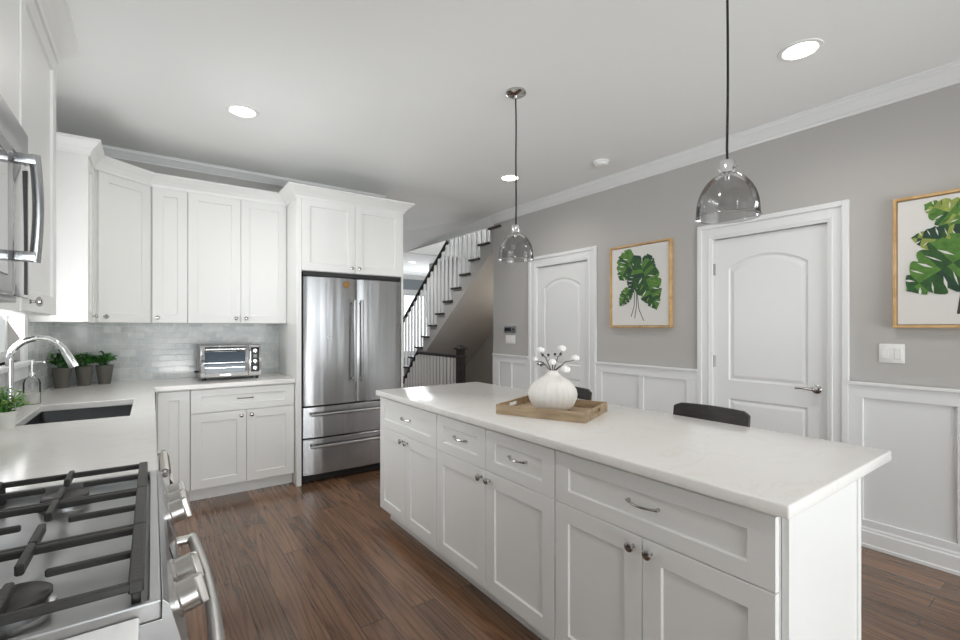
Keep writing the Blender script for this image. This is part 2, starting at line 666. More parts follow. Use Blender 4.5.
def front(root, kind, x0, x1, z0, z1, hw=None, fw=None, y=0.0, rot=None, origin=None):
    """a shaker door or drawer with its knob or pull; hw = position of the hardware in cabinet coordinates"""
    w, h = x1 - x0, z1 - z0
    d = obj(kind, shaker(w, h, fw or (0.066 if kind == 'door' else 0.052), fx=None if kind == 'door' else 0.068), 'cab', root,
            loc=origin or (x0, y, z0), rot=rot)
    if hw:
        for (hx, hz) in (hw if isinstance(hw, list) else [hw]):
            if kind == 'drawer':
                k = obj('pull', pull_bm(), 'nickel', d, True, loc=(hx - x0, -0.0125, hz - z0))
                k['label'] = 'curved polished nickel pull'
            else:
                k = obj('knob', knob_bm(), 'nickel', d, True, loc=(hx - x0, -0.02, hz - z0))
                k['label'] = 'round polished nickel knob'
    return d


def base_cabinet(label, w, depth, loc, rotz, fronts, top=0.877, group=None, toe=0.06):
    t = thing('base_cabinet', label, 'cabinet', loc, rotz, group)
    bm = B()
    box(bm, 0.0005, w - 0.0005, 0.0, depth, 0.10, top, 0.0008, 1)
    obj('carcass', bm, 'cab', t)
    bm = B()
    box(bm, 0.0005, w - 0.0005, toe, toe + 0.02, 0.0, 0.102)
    obj('toe_kick', bm, 'cab', t)
    for f in fronts:
        front(t, *f)
    return t


# ------------------------------------------------------------------ the setting
XL, XR, YB, ZC, YF = -0.61, 3.60, 4.73, 2.79, -3.0

bm = B()
box(bm, XL - 0.15, 7.2, YF - 0.3, 10.6, -0.06, 0.0)
struct('floor', bm, 'floor')

# ceiling with the open stairwell beyond the right wall
bm = B()
slab(bm, [XL - 0.15, XR, 4.75, 7.2], [YF - 0.2, 4.72, 7.2, 10.6], lambda i, j: i == 0, ZC, ZC + 0.1, lambda u, v, w: (u, v, w))
struct('ceiling', bm, 'ceil')
bm = B()
box(bm, XR + 0.001, 7.2, 7.32, 10.6, 2.66, 2.74)
struct('ceiling_hall', bm, 'ceil')
bm = B()
box(bm, XR, 4.8, 4.6, 7.32, 5.2, 5.3)
struct('ceiling_stairwell', bm, 'ceil')

# right wall with two door openings
D1 = (3.143, 3.905)     # door_1 (far): opening in y
D2 = (1.115, 1.866)     # door_2 (near)
DH = 2.04
ys = [YF - 0.2, D2[0], D2[1], D1[0], D1[1], 4.72]
zs = [0, DH, ZC]
bm = B()
slab(bm, ys, zs, lambda i, j: not (j == 0 and i in (1, 3)), XR, XR + 0.12, lambda u, v, w: (w, u, v))
struct('wall_right', bm, 'wall')

# left wall with the window over the sink
WY, WZ = (2.62, 3.64), (1.16, 2.20)
bm = B()
slab(bm, [YF - 0.2, WY[0], WY[1], YB + 0.12], [0, WZ[0], WZ[1], ZC], lambda i, j: not (i == 1 and j == 1), XL - 0.12, XL, lambda u, v, w: (w, u, v))
struct('wall_left', bm, 'wall')

# back wall behind the cabinets, ending past the refrigerator; it turns into the hall
bm = B()
box(bm, XL, 2.085, YB, YB + 0.12, 0, ZC)
struct('wall_back', bm, 'wall')
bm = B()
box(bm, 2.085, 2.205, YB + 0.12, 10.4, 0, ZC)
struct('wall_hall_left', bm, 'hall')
bm = B()
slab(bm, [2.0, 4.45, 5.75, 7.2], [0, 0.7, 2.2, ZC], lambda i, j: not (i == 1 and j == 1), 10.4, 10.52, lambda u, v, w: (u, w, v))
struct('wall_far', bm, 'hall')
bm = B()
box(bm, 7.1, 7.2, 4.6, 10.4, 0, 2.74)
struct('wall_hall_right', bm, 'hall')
# stairwell
bm = B()
box(bm, 4.65, 4.77, 4.6, 8.3, 0, 5.2)
struct('wall_stairwell', bm, 'wall')
bm = B()
box(bm, XR + 0.121, 4.77, 4.48, 4.6, 0, 5.2)
struct('wall_stairwell_near', bm, 'wall')
bm = B()
box(bm, XR + 0.001, 7.2, 7.2, 7.32, 2.66, 5.2)
struct('wall_stair_header', bm, 'wall')
bm = B()
box(bm, XR - 0.002, XR, 4.722, 7.32, 2.66, 5.2)
# slope added so the stairwell edge takes light like the ceiling
P_ = [(3.535, 4.722, ZC), (XR - 0.002, 4.722, 2.685), (XR - 0.002, 7.32, 2.66), (2.75, 7.32, ZC)]
lo_ = [bm.verts.new(p) for p in P_]
hi_ = [bm.verts.new((p[0], p[1], ZC + 0.02)) for p in P_]
bm.faces.new((lo_[0], lo_[1], lo_[2])); bm.faces.new((lo_[0], lo_[2], lo_[3])); bm.faces.new(hi_)
for i in range(4):
    bm.faces.new((lo_[i], lo_[(i + 1) % 4], hi_[(i + 1) % 4], hi_[i]))
struct('wall_stair_upper', bm, 'ceil')

# wall behind the camera, with wide windows
bm = B()
slab(bm, [XL, -0.35, 3.35, XR], [0, 0.15, 2.5, ZC], lambda i, j: not (i == 1 and j == 1), YF - 0.12, YF, lambda u, v, w: (u, w, v))
struct('wall_front', bm, 'wall')


def window(n, x0, x1, z0, z1, mullions, y0, y1, mp):
    """frame + glass in an opening. mp places (u, depth, z)"""
    bm = B()
    f = 0.055

    def bx(a, b, c, d):
        vs = [mp(p, q, r) for p in (a, b) for q in (y0, y1) for r in (c, d)]
        xs = [v[0] for v in vs]; ys_ = [v[1] for v in vs]; zs_ = [v[2] for v in vs]
        box(bm, min(xs), max(xs), min(ys_), max(ys_), min(zs_), max(zs_), 0.002, 1)
    bx(x0, x1, z0, z0 + f); bx(x0, x1, z1 - f, z1)
    bx(x0, x0 + f, z0 + f, z1 - f); bx(x1 - f, x1, z0 + f, z1 - f)
    for mx in mullions:
        bx(mx - 0.03, mx + 0.03, z0 + f, z1 - f)
    w = struct('window_%d' % n, bm, 'trim')
    bm = B()
    ym = (y0 + y1) / 2
    vs = [mp(p, ym + q, r) for p in (x0 + 0.04, x1 - 0.04) for q in (-0.003, 0.003) for r in (z0 + 0.04, z1 - 0.04)]
    xs = [v[0] for v in vs]; ys_ = [v[1] for v in vs]; zs_ = [v[2] for v in vs]
    box(bm, min(xs), max(xs), min(ys_), max(ys_), min(zs_), max(zs_))
    obj('pane', bm, 'pane', w)
    return w


w1 = window(1, WY[0], WY[1], WZ[0], WZ[1], [3.13], XL - 0.10, XL - 0.05, lambda u, d, z: (d, u, z))
bm = B()
for (a, b, c, d) in ((WY[0] - 0.09, WY[0], WZ[0] - 0.02, WZ[1] + 0.09), (WY[1], WY[1] + 0.09, WZ[0] - 0.02, WZ[1] + 0.09), (WY[0], WY[1], WZ[1], WZ[1] + 0.09)):
    box(bm, XL, XL + 0.018, a, b, c, d, 0.002, 1)
obj('window_casing', bm, 'trim', w1)
bm = B()
box(bm, XL - 0.05, XL + 0.045, WY[0] - 0.11, WY[1] + 0.105, WZ[0] - 0.025, WZ[0], 0.003, 2)
box(bm, XL, XL + 0.02, WY[0] - 0.09, WY[1] + 0.09, WZ[0] - 0.10, WZ[0] - 0.025, 0.002, 1)
obj('window_sill', bm, 'trim', w1)
window(2, -0.35, 3.35, 0.15, 2.5, [0.88, 2.12], YF - 0.10, YF - 0.04, lambda u, d, z: (u, d, z))
w3 = window(3, 4.45, 5.75, 0.7, 2.2, [5.1], 10.42, 10.48, lambda u, d, z: (u, d, z))
bm = B()
for (a, b, c, d) in ((4.35, 4.45, 0.6, 2.3), (5.75, 5.85, 0.6, 2.3), (4.45, 5.75, 2.2, 2.3), (4.45, 5.75, 0.6, 0.7)):
    box(bm, a, b, 10.38, 10.4, c, d, 0.002, 1)
obj('window_casing', bm, 'trim', w3)

# ceiling crown moulding
def crown_profile(drop, out, zc):
    return [(out * a_, zc - drop * b_) for a_, b_ in ((0, 1), (0.12, 1), (0.18, 0.86), (0.30, 0.80), (0.52, 0.56), (0.74, 0.34), (0.85, 0.28), (0.90, 0.12), (1, 0.10), (1, 0), (0, 0))]


CROWN = crown_profile(0.10, 0.075, ZC)
bm = B(); sweep(bm, [(XR, 4.72), (XR, YF)], CROWN); struct('trim_1', bm, 'trim')
bm = B(); sweep(bm, [(XL, YF), (XL, YB), (2.085, YB)], crown_profile(0.07, 0.065, ZC)); struct('trim_2', bm, 'trim')
bm = B(); sweep(bm, [(2.135, 10.4), (7.1, 10.4)], crown_profile(0.10, 0.09, 2.66)); struct('trim_3', bm, 'trim')
# cased edge at the end of the right wall
bm = B(); box(bm, XR - 0.004, XR + 0.12, 4.72, 4.726, 0, 2.665); struct('trim_4', bm, 'wall')

# wainscot in white: backing, rails, stiles, cap
def wainscot(n, y0, y1, stiles):
    bm = B()
    box(bm, XR - 0.006, XR, y0, y1, 0.0, 1.0)
    box(bm, XR - 0.020, XR - 0.006, y0, y1, 0.915, 0.995, 0.002, 1)
    box(bm, XR - 0.034, XR - 0.006, y0, y1, 0.992, 1.012, 0.004, 2)
    box(bm, XR - 0.020, XR - 0.006, y0, y1, 0.10, 0.165, 0.002, 1)
    for a, b in stiles:
        box(bm, XR - 0.020, XR - 0.006, a, b, 0.165, 0.915, 0.002, 1)
    struct('trim_%d' % n, bm, 'trim')


wainscot(5, 4.0235, 4.72, [(4.59, 4.72), (4.335, 4.375), (4.0235, 4.09)])
wainscot(6, 1.985, 3.0245, [(2.955, 3.0245), (2.487, 2.533), (1.985, 2.08)])
wainscot(7, YF, 0.9965, [(0.925, 0.9965), (0.455, 0.517), (0.0, 0.06), (-0.5, -0.44), (-1.0, -0.94), (-1.5, -1.44)])
bm = B()
bp = [(0, 0), (0.036, 0), (0.036, 0.018), (0.032, 0.022), (0.032, 0.095), (0.026, 0.105), (0.026, 0.112), (0.021, 0.122), (0, 0.122)]
for a, b in ((4.72, 4.0235), (3.0245, 1.985), (0.9965, YF)):
    sweep(bm, [(XR, a), (XR, b)], bp)
struct('baseboard_right', bm, 'trim')

# the two interior doors: casing, leaf with arched upper panel, lever, hinges
def arch_ring(w, z0, z1, rise, ins, y, x0):
    """rectangle with a segmental arched head, inset by ins"""
    a, b = x0 + ins, x0 + w - ins
    n = 14
    pts = [(a, y, z0 + ins), (b, y, z0 + ins)]
    if rise <= 0:
        return pts + [(b, y, z1 - ins), (a, y, z1 - ins)]
    for i in range(n + 1):
        u = i / n
        pts.append((b + (a - b) * u, y, z1 - ins + rise * (1 - (2 * u - 1) ** 2) * (1 - ins / w)))
    return pts


def door_leaf(w, h, t=0.035):
    bm = B()
    pan = [(w - 0.22, 0.16, 0.80, 0.0), (w - 0.22, 0.94, 1.80, 0.085)]
    outer = [(0, -t, 0), (w, -t, 0), (w, -t, h), (0, -t, h)]
    edges = []

    def ring(pts):
        v = [bm.verts.new(p) for p in pts]
        e = [bm.edges.new((v[i], v[(i + 1) % len(v)])) for i in range(len(v))]
        return v, e
    ov, oe = ring(outer)
    edges += oe
    hv = []
    for pw, a, b, r in pan:
        v, e = ring(arch_ring(pw, a, b, r, 0, -t, 0.11))
        hv.append(v)
        edges += e
    bmesh.ops.triangle_fill(bm, use_beauty=True, use_dissolve=False, edges=edges)
    for v, (pw, a, b, r) in zip(hv, pan):
        prev = v
        for ins, dep in ((0.006, 0.006), (0.016, 0.009), (0.034, 0.004), (0.040, 0.003)):
            ringp = [bm.verts.new(p) for p in arch_ring(pw, a, b, r, ins, -t + dep, 0.11)]
            for i in range(len(prev)):
                bm.faces.new((prev[i], prev[(i + 1) % len(prev)], ringp[(i + 1) % len(prev)], ringp[i]))
            prev = ringp
        bm.faces.new(prev)
    bk = [bm.verts.new((p[0], 0, p[2])) for p in outer]
    for i in range(4):
        bm.faces.new((ov[i], ov[(i + 1) % 4], bk[(i + 1) % 4], bk[i]))
    bm.faces.new(bk)
    return bm


def interior_door(n, ya, yb, lever_far):
    """leaf set just inside the opening ya..yb of the right wall, facing -x"""
    w = yb - ya - 0.006
    root = obj('door_%d' % n, door_leaf(w, DH - 0.012), 'trim', None)
    root['kind'] = 'structure'
    root.location = (XR + 0.048, yb - 0.003, 0.006)
    root.rotation_euler = (0, 0, -PI / 2)
    # local: x runs to -y of the room, front at -y local
    bm = B()
    cw, x0, x1, h = 0.115, -0.006, w + 0.006, DH
    for (a, b, c, d) in ((x0 - cw, x0, -0.006, h + cw), (x1, x1 + cw, -0.006, h + cw), (x0, x1, h - 0.006, h + cw)):
        box(bm, a, b, -0.062, -0.048, c, d, 0.002, 1)
    for (a, b, c, d) in ((x0 - cw, x0 - cw + 0.035, -0.006, h + cw), (x1 + cw - 0.035, x1 + cw, -0.006, h + cw), (x0 - cw + 0.035, x1 + cw - 0.035, h + cw - 0.035, h + cw)):
        box(bm, a, b, -0.074, -0.060, c, d, 0.003, 2)
    for (a, b, c, d) in ((x0 - 0.03, x0 - 0.016, -0.006, h + 0.024), (x1 + 0.016, x1 + 0.03, -0.006, h + 0.024), (x0 - 0.016, x1 + 0.016, h + 0.01, h + 0.024)):
        box(bm, a, b, -0.066, -0.060, c, d, 0.002, 1)
    # jamb
    for (a, b, c, d) in ((x0 - 0.0, x0 + 0.004, -0.006, h - 0.006), (x1 - 0.004, x1, -0.006, h - 0.006)):
        box(bm, a, b, -0.05, 0.02, c, d)
    obj('door_casing', bm, 'trim', root)
    hx = w - 0.06 if lever_far else 0.06
    sgn = -1 if lever_far else 1
    bm = B()
    lathe(bm, [(0.029, -0.001), (0.029, 0.006), (0.024, 0.011), (0.011, 0.013), (0.011, 0.042)], 20, c=(hx, -0.035, 0.93), axis='y')
    pts = [(hx, -0.077, 0.93), (hx + sgn * 0.03, -0.079, 0.932), (hx + sgn * 0.07, -0.078, 0.934), (hx + sgn * 0.115, -0.074, 0.930)]
    tube(bm, pts, [0.012, 0.0105, 0.009, 0.007], 10)
    lathe(bm, [(0.0125, 0.036), (0.0125, 0.052), (0.006, 0.055)], 14, c=(hx, -0.035, 0.93), axis='y')
    obj('door_handle', bm, 'nickel', root, True)['label'] = 'satin nickel lever handle'
    for hz in (0.25, 1.08, 1.80):
        bm = B()
        xx = -0.003 if lever_far else w + 0.003
        tube(bm, [(xx, -0.041, hz - 0.045), (xx, -0.041, hz + 0.045)], 0.0085, 8)
        box(bm, xx - 0.012, xx + 0.012, -0.038, -0.034, hz - 0.045, hz + 0.045)
        obj('hinge', bm, 'steel_side', root, True)


interior_door(1, *D1, False)
interior_door(2, *D2, True)

# backsplash tile
bm = B()
box(bm, XL + 0.008, 1.0, YB - 0.008, YB, 0.9155, 1.40)
struct('backsplash_back', bm, 'tile_x')
bm = B()
slab(bm, [1.66, WY[0] - 0.12, WY[1] + 0.092, YB - 0.008], [0.9155, 1.06, 1.40], lambda i, j: not (i == 1 and j == 1), XL, XL + 0.008, lambda u, v, w: (w, u, v))
struct('backsplash_left', bm, 'tile_y')

# ------------------------------------------------------------------ island
IX = 1.29
def island(label, yfar, w, fronts):
    return base_cabinet(label, w, 0.537, (IX + 0.02, yfar, 0), -PI / 2, fronts, group=None)


iA = island('white island cabinet at the far end nearest the refrigerator, wide drawer over two doors', 2.997, 0.780, [
    ('drawer', 0.003, 0.777, 0.672, 0.866, (0.39, 0.775)),
    ('door', 0.003, 0.3885, 0.105, 0.669, (0.358, 0.632)),
    ('door', 0.3915, 0.777, 0.105, 0.669, (0.422, 0.632))])
iB = island('white middle island cabinet with two small drawers side by side over two doors', 2.217, 0.921, [
    ('drawer', 0.003, 0.459, 0.672, 0.866, (0.232, 0.775)),
    ('drawer', 0.462, 0.918, 0.672, 0.866, (0.69, 0.775)),
    ('door', 0.003, 0.459, 0.105, 0.669, (0.428, 0.632)),
    ('door', 0.462, 0.918, 0.105, 0.669, (0.494, 0.632))])
iC = island('white island cabinet closest to the viewer with wide drawer, two doors and end panel', 1.296, 0.790, [
    ('drawer', 0.003, 0.787, 0.672, 0.866, (0.395, 0.775)),
    ('door', 0.003, 0.3935, 0.105, 0.669, (0.362, 0.632)),
    ('door', 0.3965, 0.787, 0.105, 0.669, (0.428, 0.632))])
bm = B()
box(bm, 0.791, 0.809, 0.003, 0.538, 0.0, 0.877, 0.001, 1)
box(bm, 0.791, 0.814, 0.512, 0.540, 0.0, 0.877, 0.0015, 1)
obj('end_panel', bm, 'cab', iC)

bm = B()
box(bm, 1.262, 2.125, 0.468, 3.01, 0.8785, 0.915, 0.006, 3)
tag(obj('island_worktop', bm, 'quartz', None, True), 'long white quartz worktop covering the island, overhanging on the stool side', 'countertop')

# ------------------------------------------------------------------ back and left worktops
RY0, RY1 = 0.862, 1.660       # the range stands between these
bm = B()
slab(bm, [XL + 0.001, -0.50, -0.09, 0.015, 0.9935], [RY1 + 0.002, 2.845, 3.51, 4.10, YB - 0.001],
     lambda i, j: (j == 3) or (i < 3 and not (i == 1 and j == 1)), 0.8785, 0.915, lambda u, v, w: (u, v, w))
o = obj('corner_worktop', bm, 'quartz')
md = o.modifiers.new('edge', 'BEVEL'); md.width = 0.004; md.segments = 2; md.limit_method = 'ANGLE'
tag(o, 'L-shaped white quartz worktop along the left and back walls with sink cut into it', 'countertop')
bm = B()
box(bm, XL + 0.001, -0.015, -1.2, RY0 - 0.002, 0.8785, 0.915, 0.004, 2)
tag(obj('side_worktop', bm, 'quartz', None, True), 'white quartz worktop strip on the near side of the gas range', 'countertop')

# base cabinets under them (faces at x=0 facing +x : rotz=+90, local x runs to +y)
LX = -0.030
base_cabinet('white base cabinet under the worktop on the near side of the range', 2.07, 0.56, (LX, -1.215, 0), PI / 2, [
    ('drawer', 0.003, 1.03, 0.68, 0.866, (0.52, 0.775)), ('drawer', 1.035, 2.067, 0.68, 0.866, (1.55, 0.775)),
    ('door', 0.003, 0.515, 0.105, 0.674, (0.48, 0.63)), ('door', 0.518, 1.03, 0.105, 0.674, (0.555, 0.63)),
    ('door', 1.035, 1.55, 0.105, 0.674, (1.515, 0.63)), ('door', 1.553, 2.067, 0.105, 0.674, (1.59, 0.63))])
base_cabinet('white sink base cabinet on the left run below the undermount sink', 1.255, 0.56, (LX, 2.275, 0), PI / 2, [
    ('door', 0.003, 0.626, 0.105, 0.866, (0.59, 0.80)), ('door', 0.629, 1.252, 0.105, 0.866, (0.665, 0.80))], top=0.66)
base_cabinet('white two-door base cabinet on the left run between sink and back corner', 0.557, 0.56, (LX, 3.535, 0), PI / 2, [
    ('door', 0.003, 0.276, 0.105, 0.866, (0.245, 0.80)), ('door', 0.279, 0.555, 0.105, 0.866, (0.50, 0.72))])
base_cabinet('white narrow single-door base cabinet in the back left corner', 0.214, 0.57, (0.022, 4.14, 0), 0, [
    ('door', 0.012, 0.211, 0.105, 0.868, None)])
base_cabinet('white base cabinet below the toaster oven, one drawer over two doors', 0.756, 0.57, (0.237, 4.14, 0), 0, [
    ('drawer', 0.003, 0.753, 0.690, 0.868, (0.378, 0.782)),
    ('door', 0.003, 0.3835, 0.105, 0.684, (0.347, 0.645)),
    ('door', 0.3865, 0.753, 0.105, 0.684, (0.423, 0.645))])

# dishwasher between range and sink base
t = thing('dishwasher', 'stainless dishwasher under the left worktop just beyond the range', 'dishwasher', (LX, 1.664, 0), PI / 2)
bm = B(); box(bm, 0.003, 0.60, 0.0, 0.56, 0.10, 0.87); obj('body', bm, 'gasket', t)
bm = B(); box(bm, 0.003, 0.60, -0.022, -0.001, 0.11, 0.868, 0.003, 2); obj('door', bm, 'steel', t, True)
bm = B(); box(bm, 0.003, 0.60, 0.05, 0.07, 0.0, 0.10); obj('toe_kick', bm, 'black', t)
bm = B()
tube(bm, [(0.22, -0.066, 0.850), (0.575, -0.066, 0.850)], 0.009, 10)
for xx in (0.235, 0.562):
    tube(bm, [(xx, -0.021, 0.850), (xx, -0.066, 0.850)], 0.008, 8)
obj('handle', bm, 'chrome', t, True)

# sink
t = thing('sink', 'rectangular undermount stainless steel sink set in the left worktop', 'sink', (-0.295, 3.1775, 0.70))
bm = B()
def rr(hx, hy, r, z, n=5):
    pts = []
    for cx_, cy_, a0 in ((hx - r, hy - r, 0), (-hx + r, hy - r, 90), (-hx + r, -hy + r, 180), (hx - r, -hy + r, 270)):
        for i in range(n + 1):
            a = math.radians(a0 + 90 * i / n)
            pts.append((cx_ + r * math.cos(a), cy_ + r * math.sin(a), z))
    return pts
loops(bm, [rr(0.225, 0.352, 0.03, 0.1775), rr(0.210, 0.337, 0.025, 0.1775), rr(0.206, 0.333, 0.025, 0.03), rr(0.19, 0.317, 0.03, 0.006), rr(0.03, 0.03, 0.025, 0.0)], cap0=False)
loops(bm, [rr(0.225, 0.352, 0.03, 0.1775), rr(0.222, 0.349, 0.03, 0.0), rr(0.2, 0.33, 0.03, -0.01)], cap0=False)
bmesh.ops.remove_doubles(bm, verts=bm.verts, dist=0.0002)
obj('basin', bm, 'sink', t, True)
bm = B(); lathe(bm, [(0.042, 0.0), (0.045, 0.004), (0.036, 0.005), (0.03, 0.002)], 24, c=(0, 0, 0.003)); obj('drain', bm, 'chrome', t, True)

# faucet: tall gooseneck
t = thing('faucet', 'tall chrome gooseneck faucet arching over the sink', 'faucet', (-0.568, 3.17, 0.915))
bm = B()
lathe(bm, [(0.028, 0.0), (0.028, 0.006), (0.024, 0.01), (0.021, 0.03), (0.0205, 0.11), (0.018, 0.12)], 20)
obj('base', bm, 'chrome', t, True)
bm = B()
pts = [(0, 0, 0.11), (0, 0, 0.27)]
R_ = 0.105
for i in range(1, 13):
    a = PI - i * PI / 12 * 0.90
    pts.append((R_ + R_ * math.cos(a), 0, 0.275 + R_ * math.sin(a)))
tube(bm, pts, 0.0155, 12)
obj('spout', bm, 'chrome', t, True)
bm = B()
a = Vector(pts[-1]); d = (Vector(pts[-1]) - Vector(pts[-2])).normalized()
tube(bm, [tuple(a - d * 0.005), tuple(a + d * 0.03), tuple(a + d * 0.085)], [0.0165, 0.0185, 0.020], 14)
obj('spray_head', bm, 'chrome', t, True)
bm = B()
tube(bm, [(0, 0.02, 0.07), (0.0, 0.045, 0.072), (0.03, 0.06, 0.12)], [0.009, 0.008, 0.006], 10)
obj('lever', bm, 'chrome', t, True)

# soap dispenser
t = thing('soap_dispenser', 'clear glass soap dispenser with pump at the back of the sink', 'soap dispenser', (-0.555, 3.60, 0.915))
bm = B(); lathe(bm, [(0.036, 0.0), (0.038, 0.004), (0.038, 0.12), (0.032, 0.14), (0.015, 0.155), (0.015, 0.165)], 20); obj('bottle', bm, 'clear', t, True)
bm = B(); lathe(bm, [(0.034, 0.003), (0.034, 0.06)], 18); obj('soap', bm, 'soap', t, True)
bm = B(); lathe(bm, [(0.018, 0.163), (0.018, 0.18), (0.006, 0.184), (0.006, 0.235), (0.012, 0.237), (0.012, 0.245)], 14)
tube(bm, [(0, 0, 0.238), (0.05, 0, 0.238), (0.056, 0, 0.228)], 0.005, 8); obj('pump', bm, 'chrome', t, True)


# potted plants
def leaf(bm, base, dirv, L, W, mi=0, droop=0.2):
    d = Vector(dirv).normalized()
    s = d.cross(Vector((0, 0, 1)))
    s = s.normalized() if s.length > 0.05 else Vector((1, 0, 0))
    n = s.cross(d).normalized()
    b = Vector(base)
    prof = ((0, 0.04, 0), (0.25, 0.75, 0.03), (0.5, 1, 0.02), (0.78, 0.6, -0.05), (1, 0.02, -0.2))
    rows = []
    for u, w, dz in prof:
        c = b + d * L * u + Vector((0, 0, dz * droop * 5 * L))
        rows.append([bm.verts.new(c - s * W * w / 2 + n * W * 0.12 * w), bm.verts.new(c), bm.verts.new(c + s * W * w / 2 + n * W * 0.12 * w)])
    for a, c in zip(rows, rows[1:]):
        for k in (0, 1):
            bm.faces.new((a[k], a[k + 1], c[k + 1], c[k])).material_index = mi


def herb_pot(loc, label, rb, rt, h, n, spread, height, mats, potmat, seed, leafL, group=None, curl=False):
    rnd = random.Random(seed)
    t = thing('potted_herb' if group else 'potted_plant', label, 'plant', loc, 0, group)
    bm = B()
    lathe(bm, [(rb, 0), (rt, h), (rt - 0.006, h), (rt - 0.008, h - 0.02)], 24, cap1=False)
    obj('pot', bm, potmat, t, True)
    bm = B(); lathe(bm, [(rt - 0.012, h - 0.022), (rt - 0.0085, h - 0.018)], 18); obj('soil', bm, 'soil', t)
    bm = B()
    for i in range(n):
        a = rnd.uniform(0, 2 * PI)
        rad = spread * rnd.random() ** 0.6
        tip = Vector((rad * math.cos(a), rad * math.sin(a), h + height * (0.35 + 0.65 * rnd.random()) * (1 - 0.45 * (rad / spread) ** 2)))
        root = Vector((math.cos(a), math.sin(a), 0)) * rt * 0.35 * rnd.random() + Vector((0, 0, h - 0.02))
        mid = (root + tip) / 2 + Vector((0, 0, 0.012))
        tube(bm, [tuple(root), tuple(mid), tuple(tip)], [0.0016, 0.0013, 0.001], 4, mi=1)
        for k in range(5):
            aa = a + rnd.uniform(-1.9, 1.9)
            pos = mid.lerp(tip, 0.25 + 0.19 * k)
            leaf(bm, tuple(pos), (math.cos(aa), math.sin(aa), rnd.uniform(-0.15, 0.7)), leafL * rnd.uniform(0.7, 1.15), leafL * 0.62, rnd.choice((0, 0, 1)))
    if curl:
        tube(bm, [(0, 0.0, h - 0.02), (-0.004, 0, h + 0.05), (-0.008, 0, h + 0.095), (-0.02, 0, h + 0.108), (-0.034, 0, h + 0.10)], [0.004, 0.006, 0.007, 0.006, 0.003], 8, mi=1)
    obj('foliage', bm, mats, t)
    return t


herb_pot((-0.528, 4.44, 0.915), 'left one of three herbs in grey pots on the back counter, partly behind the faucet', 0.039, 0.058, 0.145, 34, 0.078, 0.12, ['leaf', 'leaf2'], 'pot', 3, 0.046, 'herbs in grey pots on the back counter')
herb_pot((-0.413, 4.52, 0.915), 'middle one of three herbs in grey pots on the back counter', 0.037, 0.055, 0.145, 30, 0.066, 0.10, ['leaf', 'leaf2'], 'pot', 11, 0.046, 'herbs in grey pots on the back counter')
herb_pot((-0.297, 4.56, 0.915), 'right one of three herbs in grey pots, a dark stem curling up', 0.037, 0.056, 0.145, 34, 0.080, 0.10, ['leaf', 'leaf2'], 'pot', 21, 0.046, 'herbs in grey pots on the back counter', True)
herb_pot((-0.515, 2.79, 0.915), 'small light green plant in a white pot at the near corner of the sink', 0.032, 0.042, 0.075, 46, 0.072, 0.10, ['leaf3', 'leaf'], 'whitepot', 5, 0.030)

# toaster oven
t = thing('toaster_oven', 'stainless toaster oven with dark glass door on the back counter', 'toaster oven', (0.315, 4.30, 0.915))
bm = B(); box(bm, 0.0, 0.448, 0.006, 0.30, 0.022, 0.29, 0.006, 2); obj('body', bm, 'steel_side', t, True)
bm = B(); box(bm, 0.004, 0.345, -0.008, 0.005, 0.032, 0.286, 0.003, 2); d_ = obj('door', bm, 'chrome', t, True)
bm = B(); box(bm, 0.030, 0.325, -0.0105, -0.008, 0.060, 0.236, 0.001, 1); obj('door_window', bm, 'darkglass', d_)
bm = B()
for zz in (0.105, 0.145):
    tube(bm, [(0.032, -0.0115, zz), (0.323, -0.0115, zz)], 0.0018, 6)
obj('rack_edge', bm, 'chrome', d_, True)
bm = B(); box(bm, 0.030, 0.325, -0.0105, -0.008, 0.241, 0.276, 0.004, 2); obj('handle_recess', bm, 'black', d_)
bm = B(); tube(bm, [(0.036, -0.010, 0.256), (0.040, -0.028, 0.256), (0.315, -0.028, 0.256), (0.319, -0.010, 0.256)], 0.008, 10); obj('handle', bm, 'chrome', d_, True)
bm = B(); box(bm, 0.140, 0.215, -0.0095, -0.008, 0.040, 0.050); obj('badge', bm, 'nickel', d_)
bm = B(); box(bm, 0.351, 0.446, -0.006, 0.005, 0.030, 0.286, 0.003, 2); p_ = obj('control_panel', bm, 'chrome', t, True)
bm = B(); box(bm, 0.368, 0.430, -0.0085, -0.006, 0.060, 0.268, 0.006, 2); obj('dial_plate', bm, 'black', p_)
for zz in (0.238, 0.150, 0.092):
    bm = B(); lathe(bm, [(0.021, 0), (0.021, 0.005), (0.017, 0.014), (0.012, 0.015)], 18, c=(0.399, -0.0085, zz), axis='y')
    box(bm, 0.396, 0.402, -0.029, -0.022, zz - 0.015, zz + 0.015, mi=0)
    obj('dial', bm, 'chrome', p_, True)
bm = B(); box(bm, 0.385, 0.413, -0.0105, -0.0085, 0.18, 0.208, 0.002, 1); obj('display', bm, 'mwglass', p_)
for xx in (0.03, 0.418):
    for yy in (0.03, 0.27):
        bm = B(); lathe(bm, [(0.012, 0), (0.014, 0.024)], 12, c=(xx, yy, 0)); obj('foot', bm, 'black', t, True)
bm = B(); tube(bm, [(0.001, 0.10, 0.07), (-0.03, 0.10, 0.07), (-0.03, 0.17, 0.07), (0.001, 0.17, 0.07)], 0.006, 8); obj('side_handle', bm, 'black', t, True)

# ------------------------------------------------------------------ upper cabinets
UZ0, UZ1 = 1.385, 2.462
def upper(name_label, loc, rotz, w, depth, fronts, z0=UZ0, z1=UZ1, light=True):
    t = thing('wall_cabinet', name_label, 'cabinet', loc, rotz)
    bm = B(); box(bm, 0.0005, w - 0.0005, 0, depth, z0, z1, 0.0008, 1); obj('carcass', bm, 'cab', t)
    for f in fronts:
        front(t, *f)
    return t


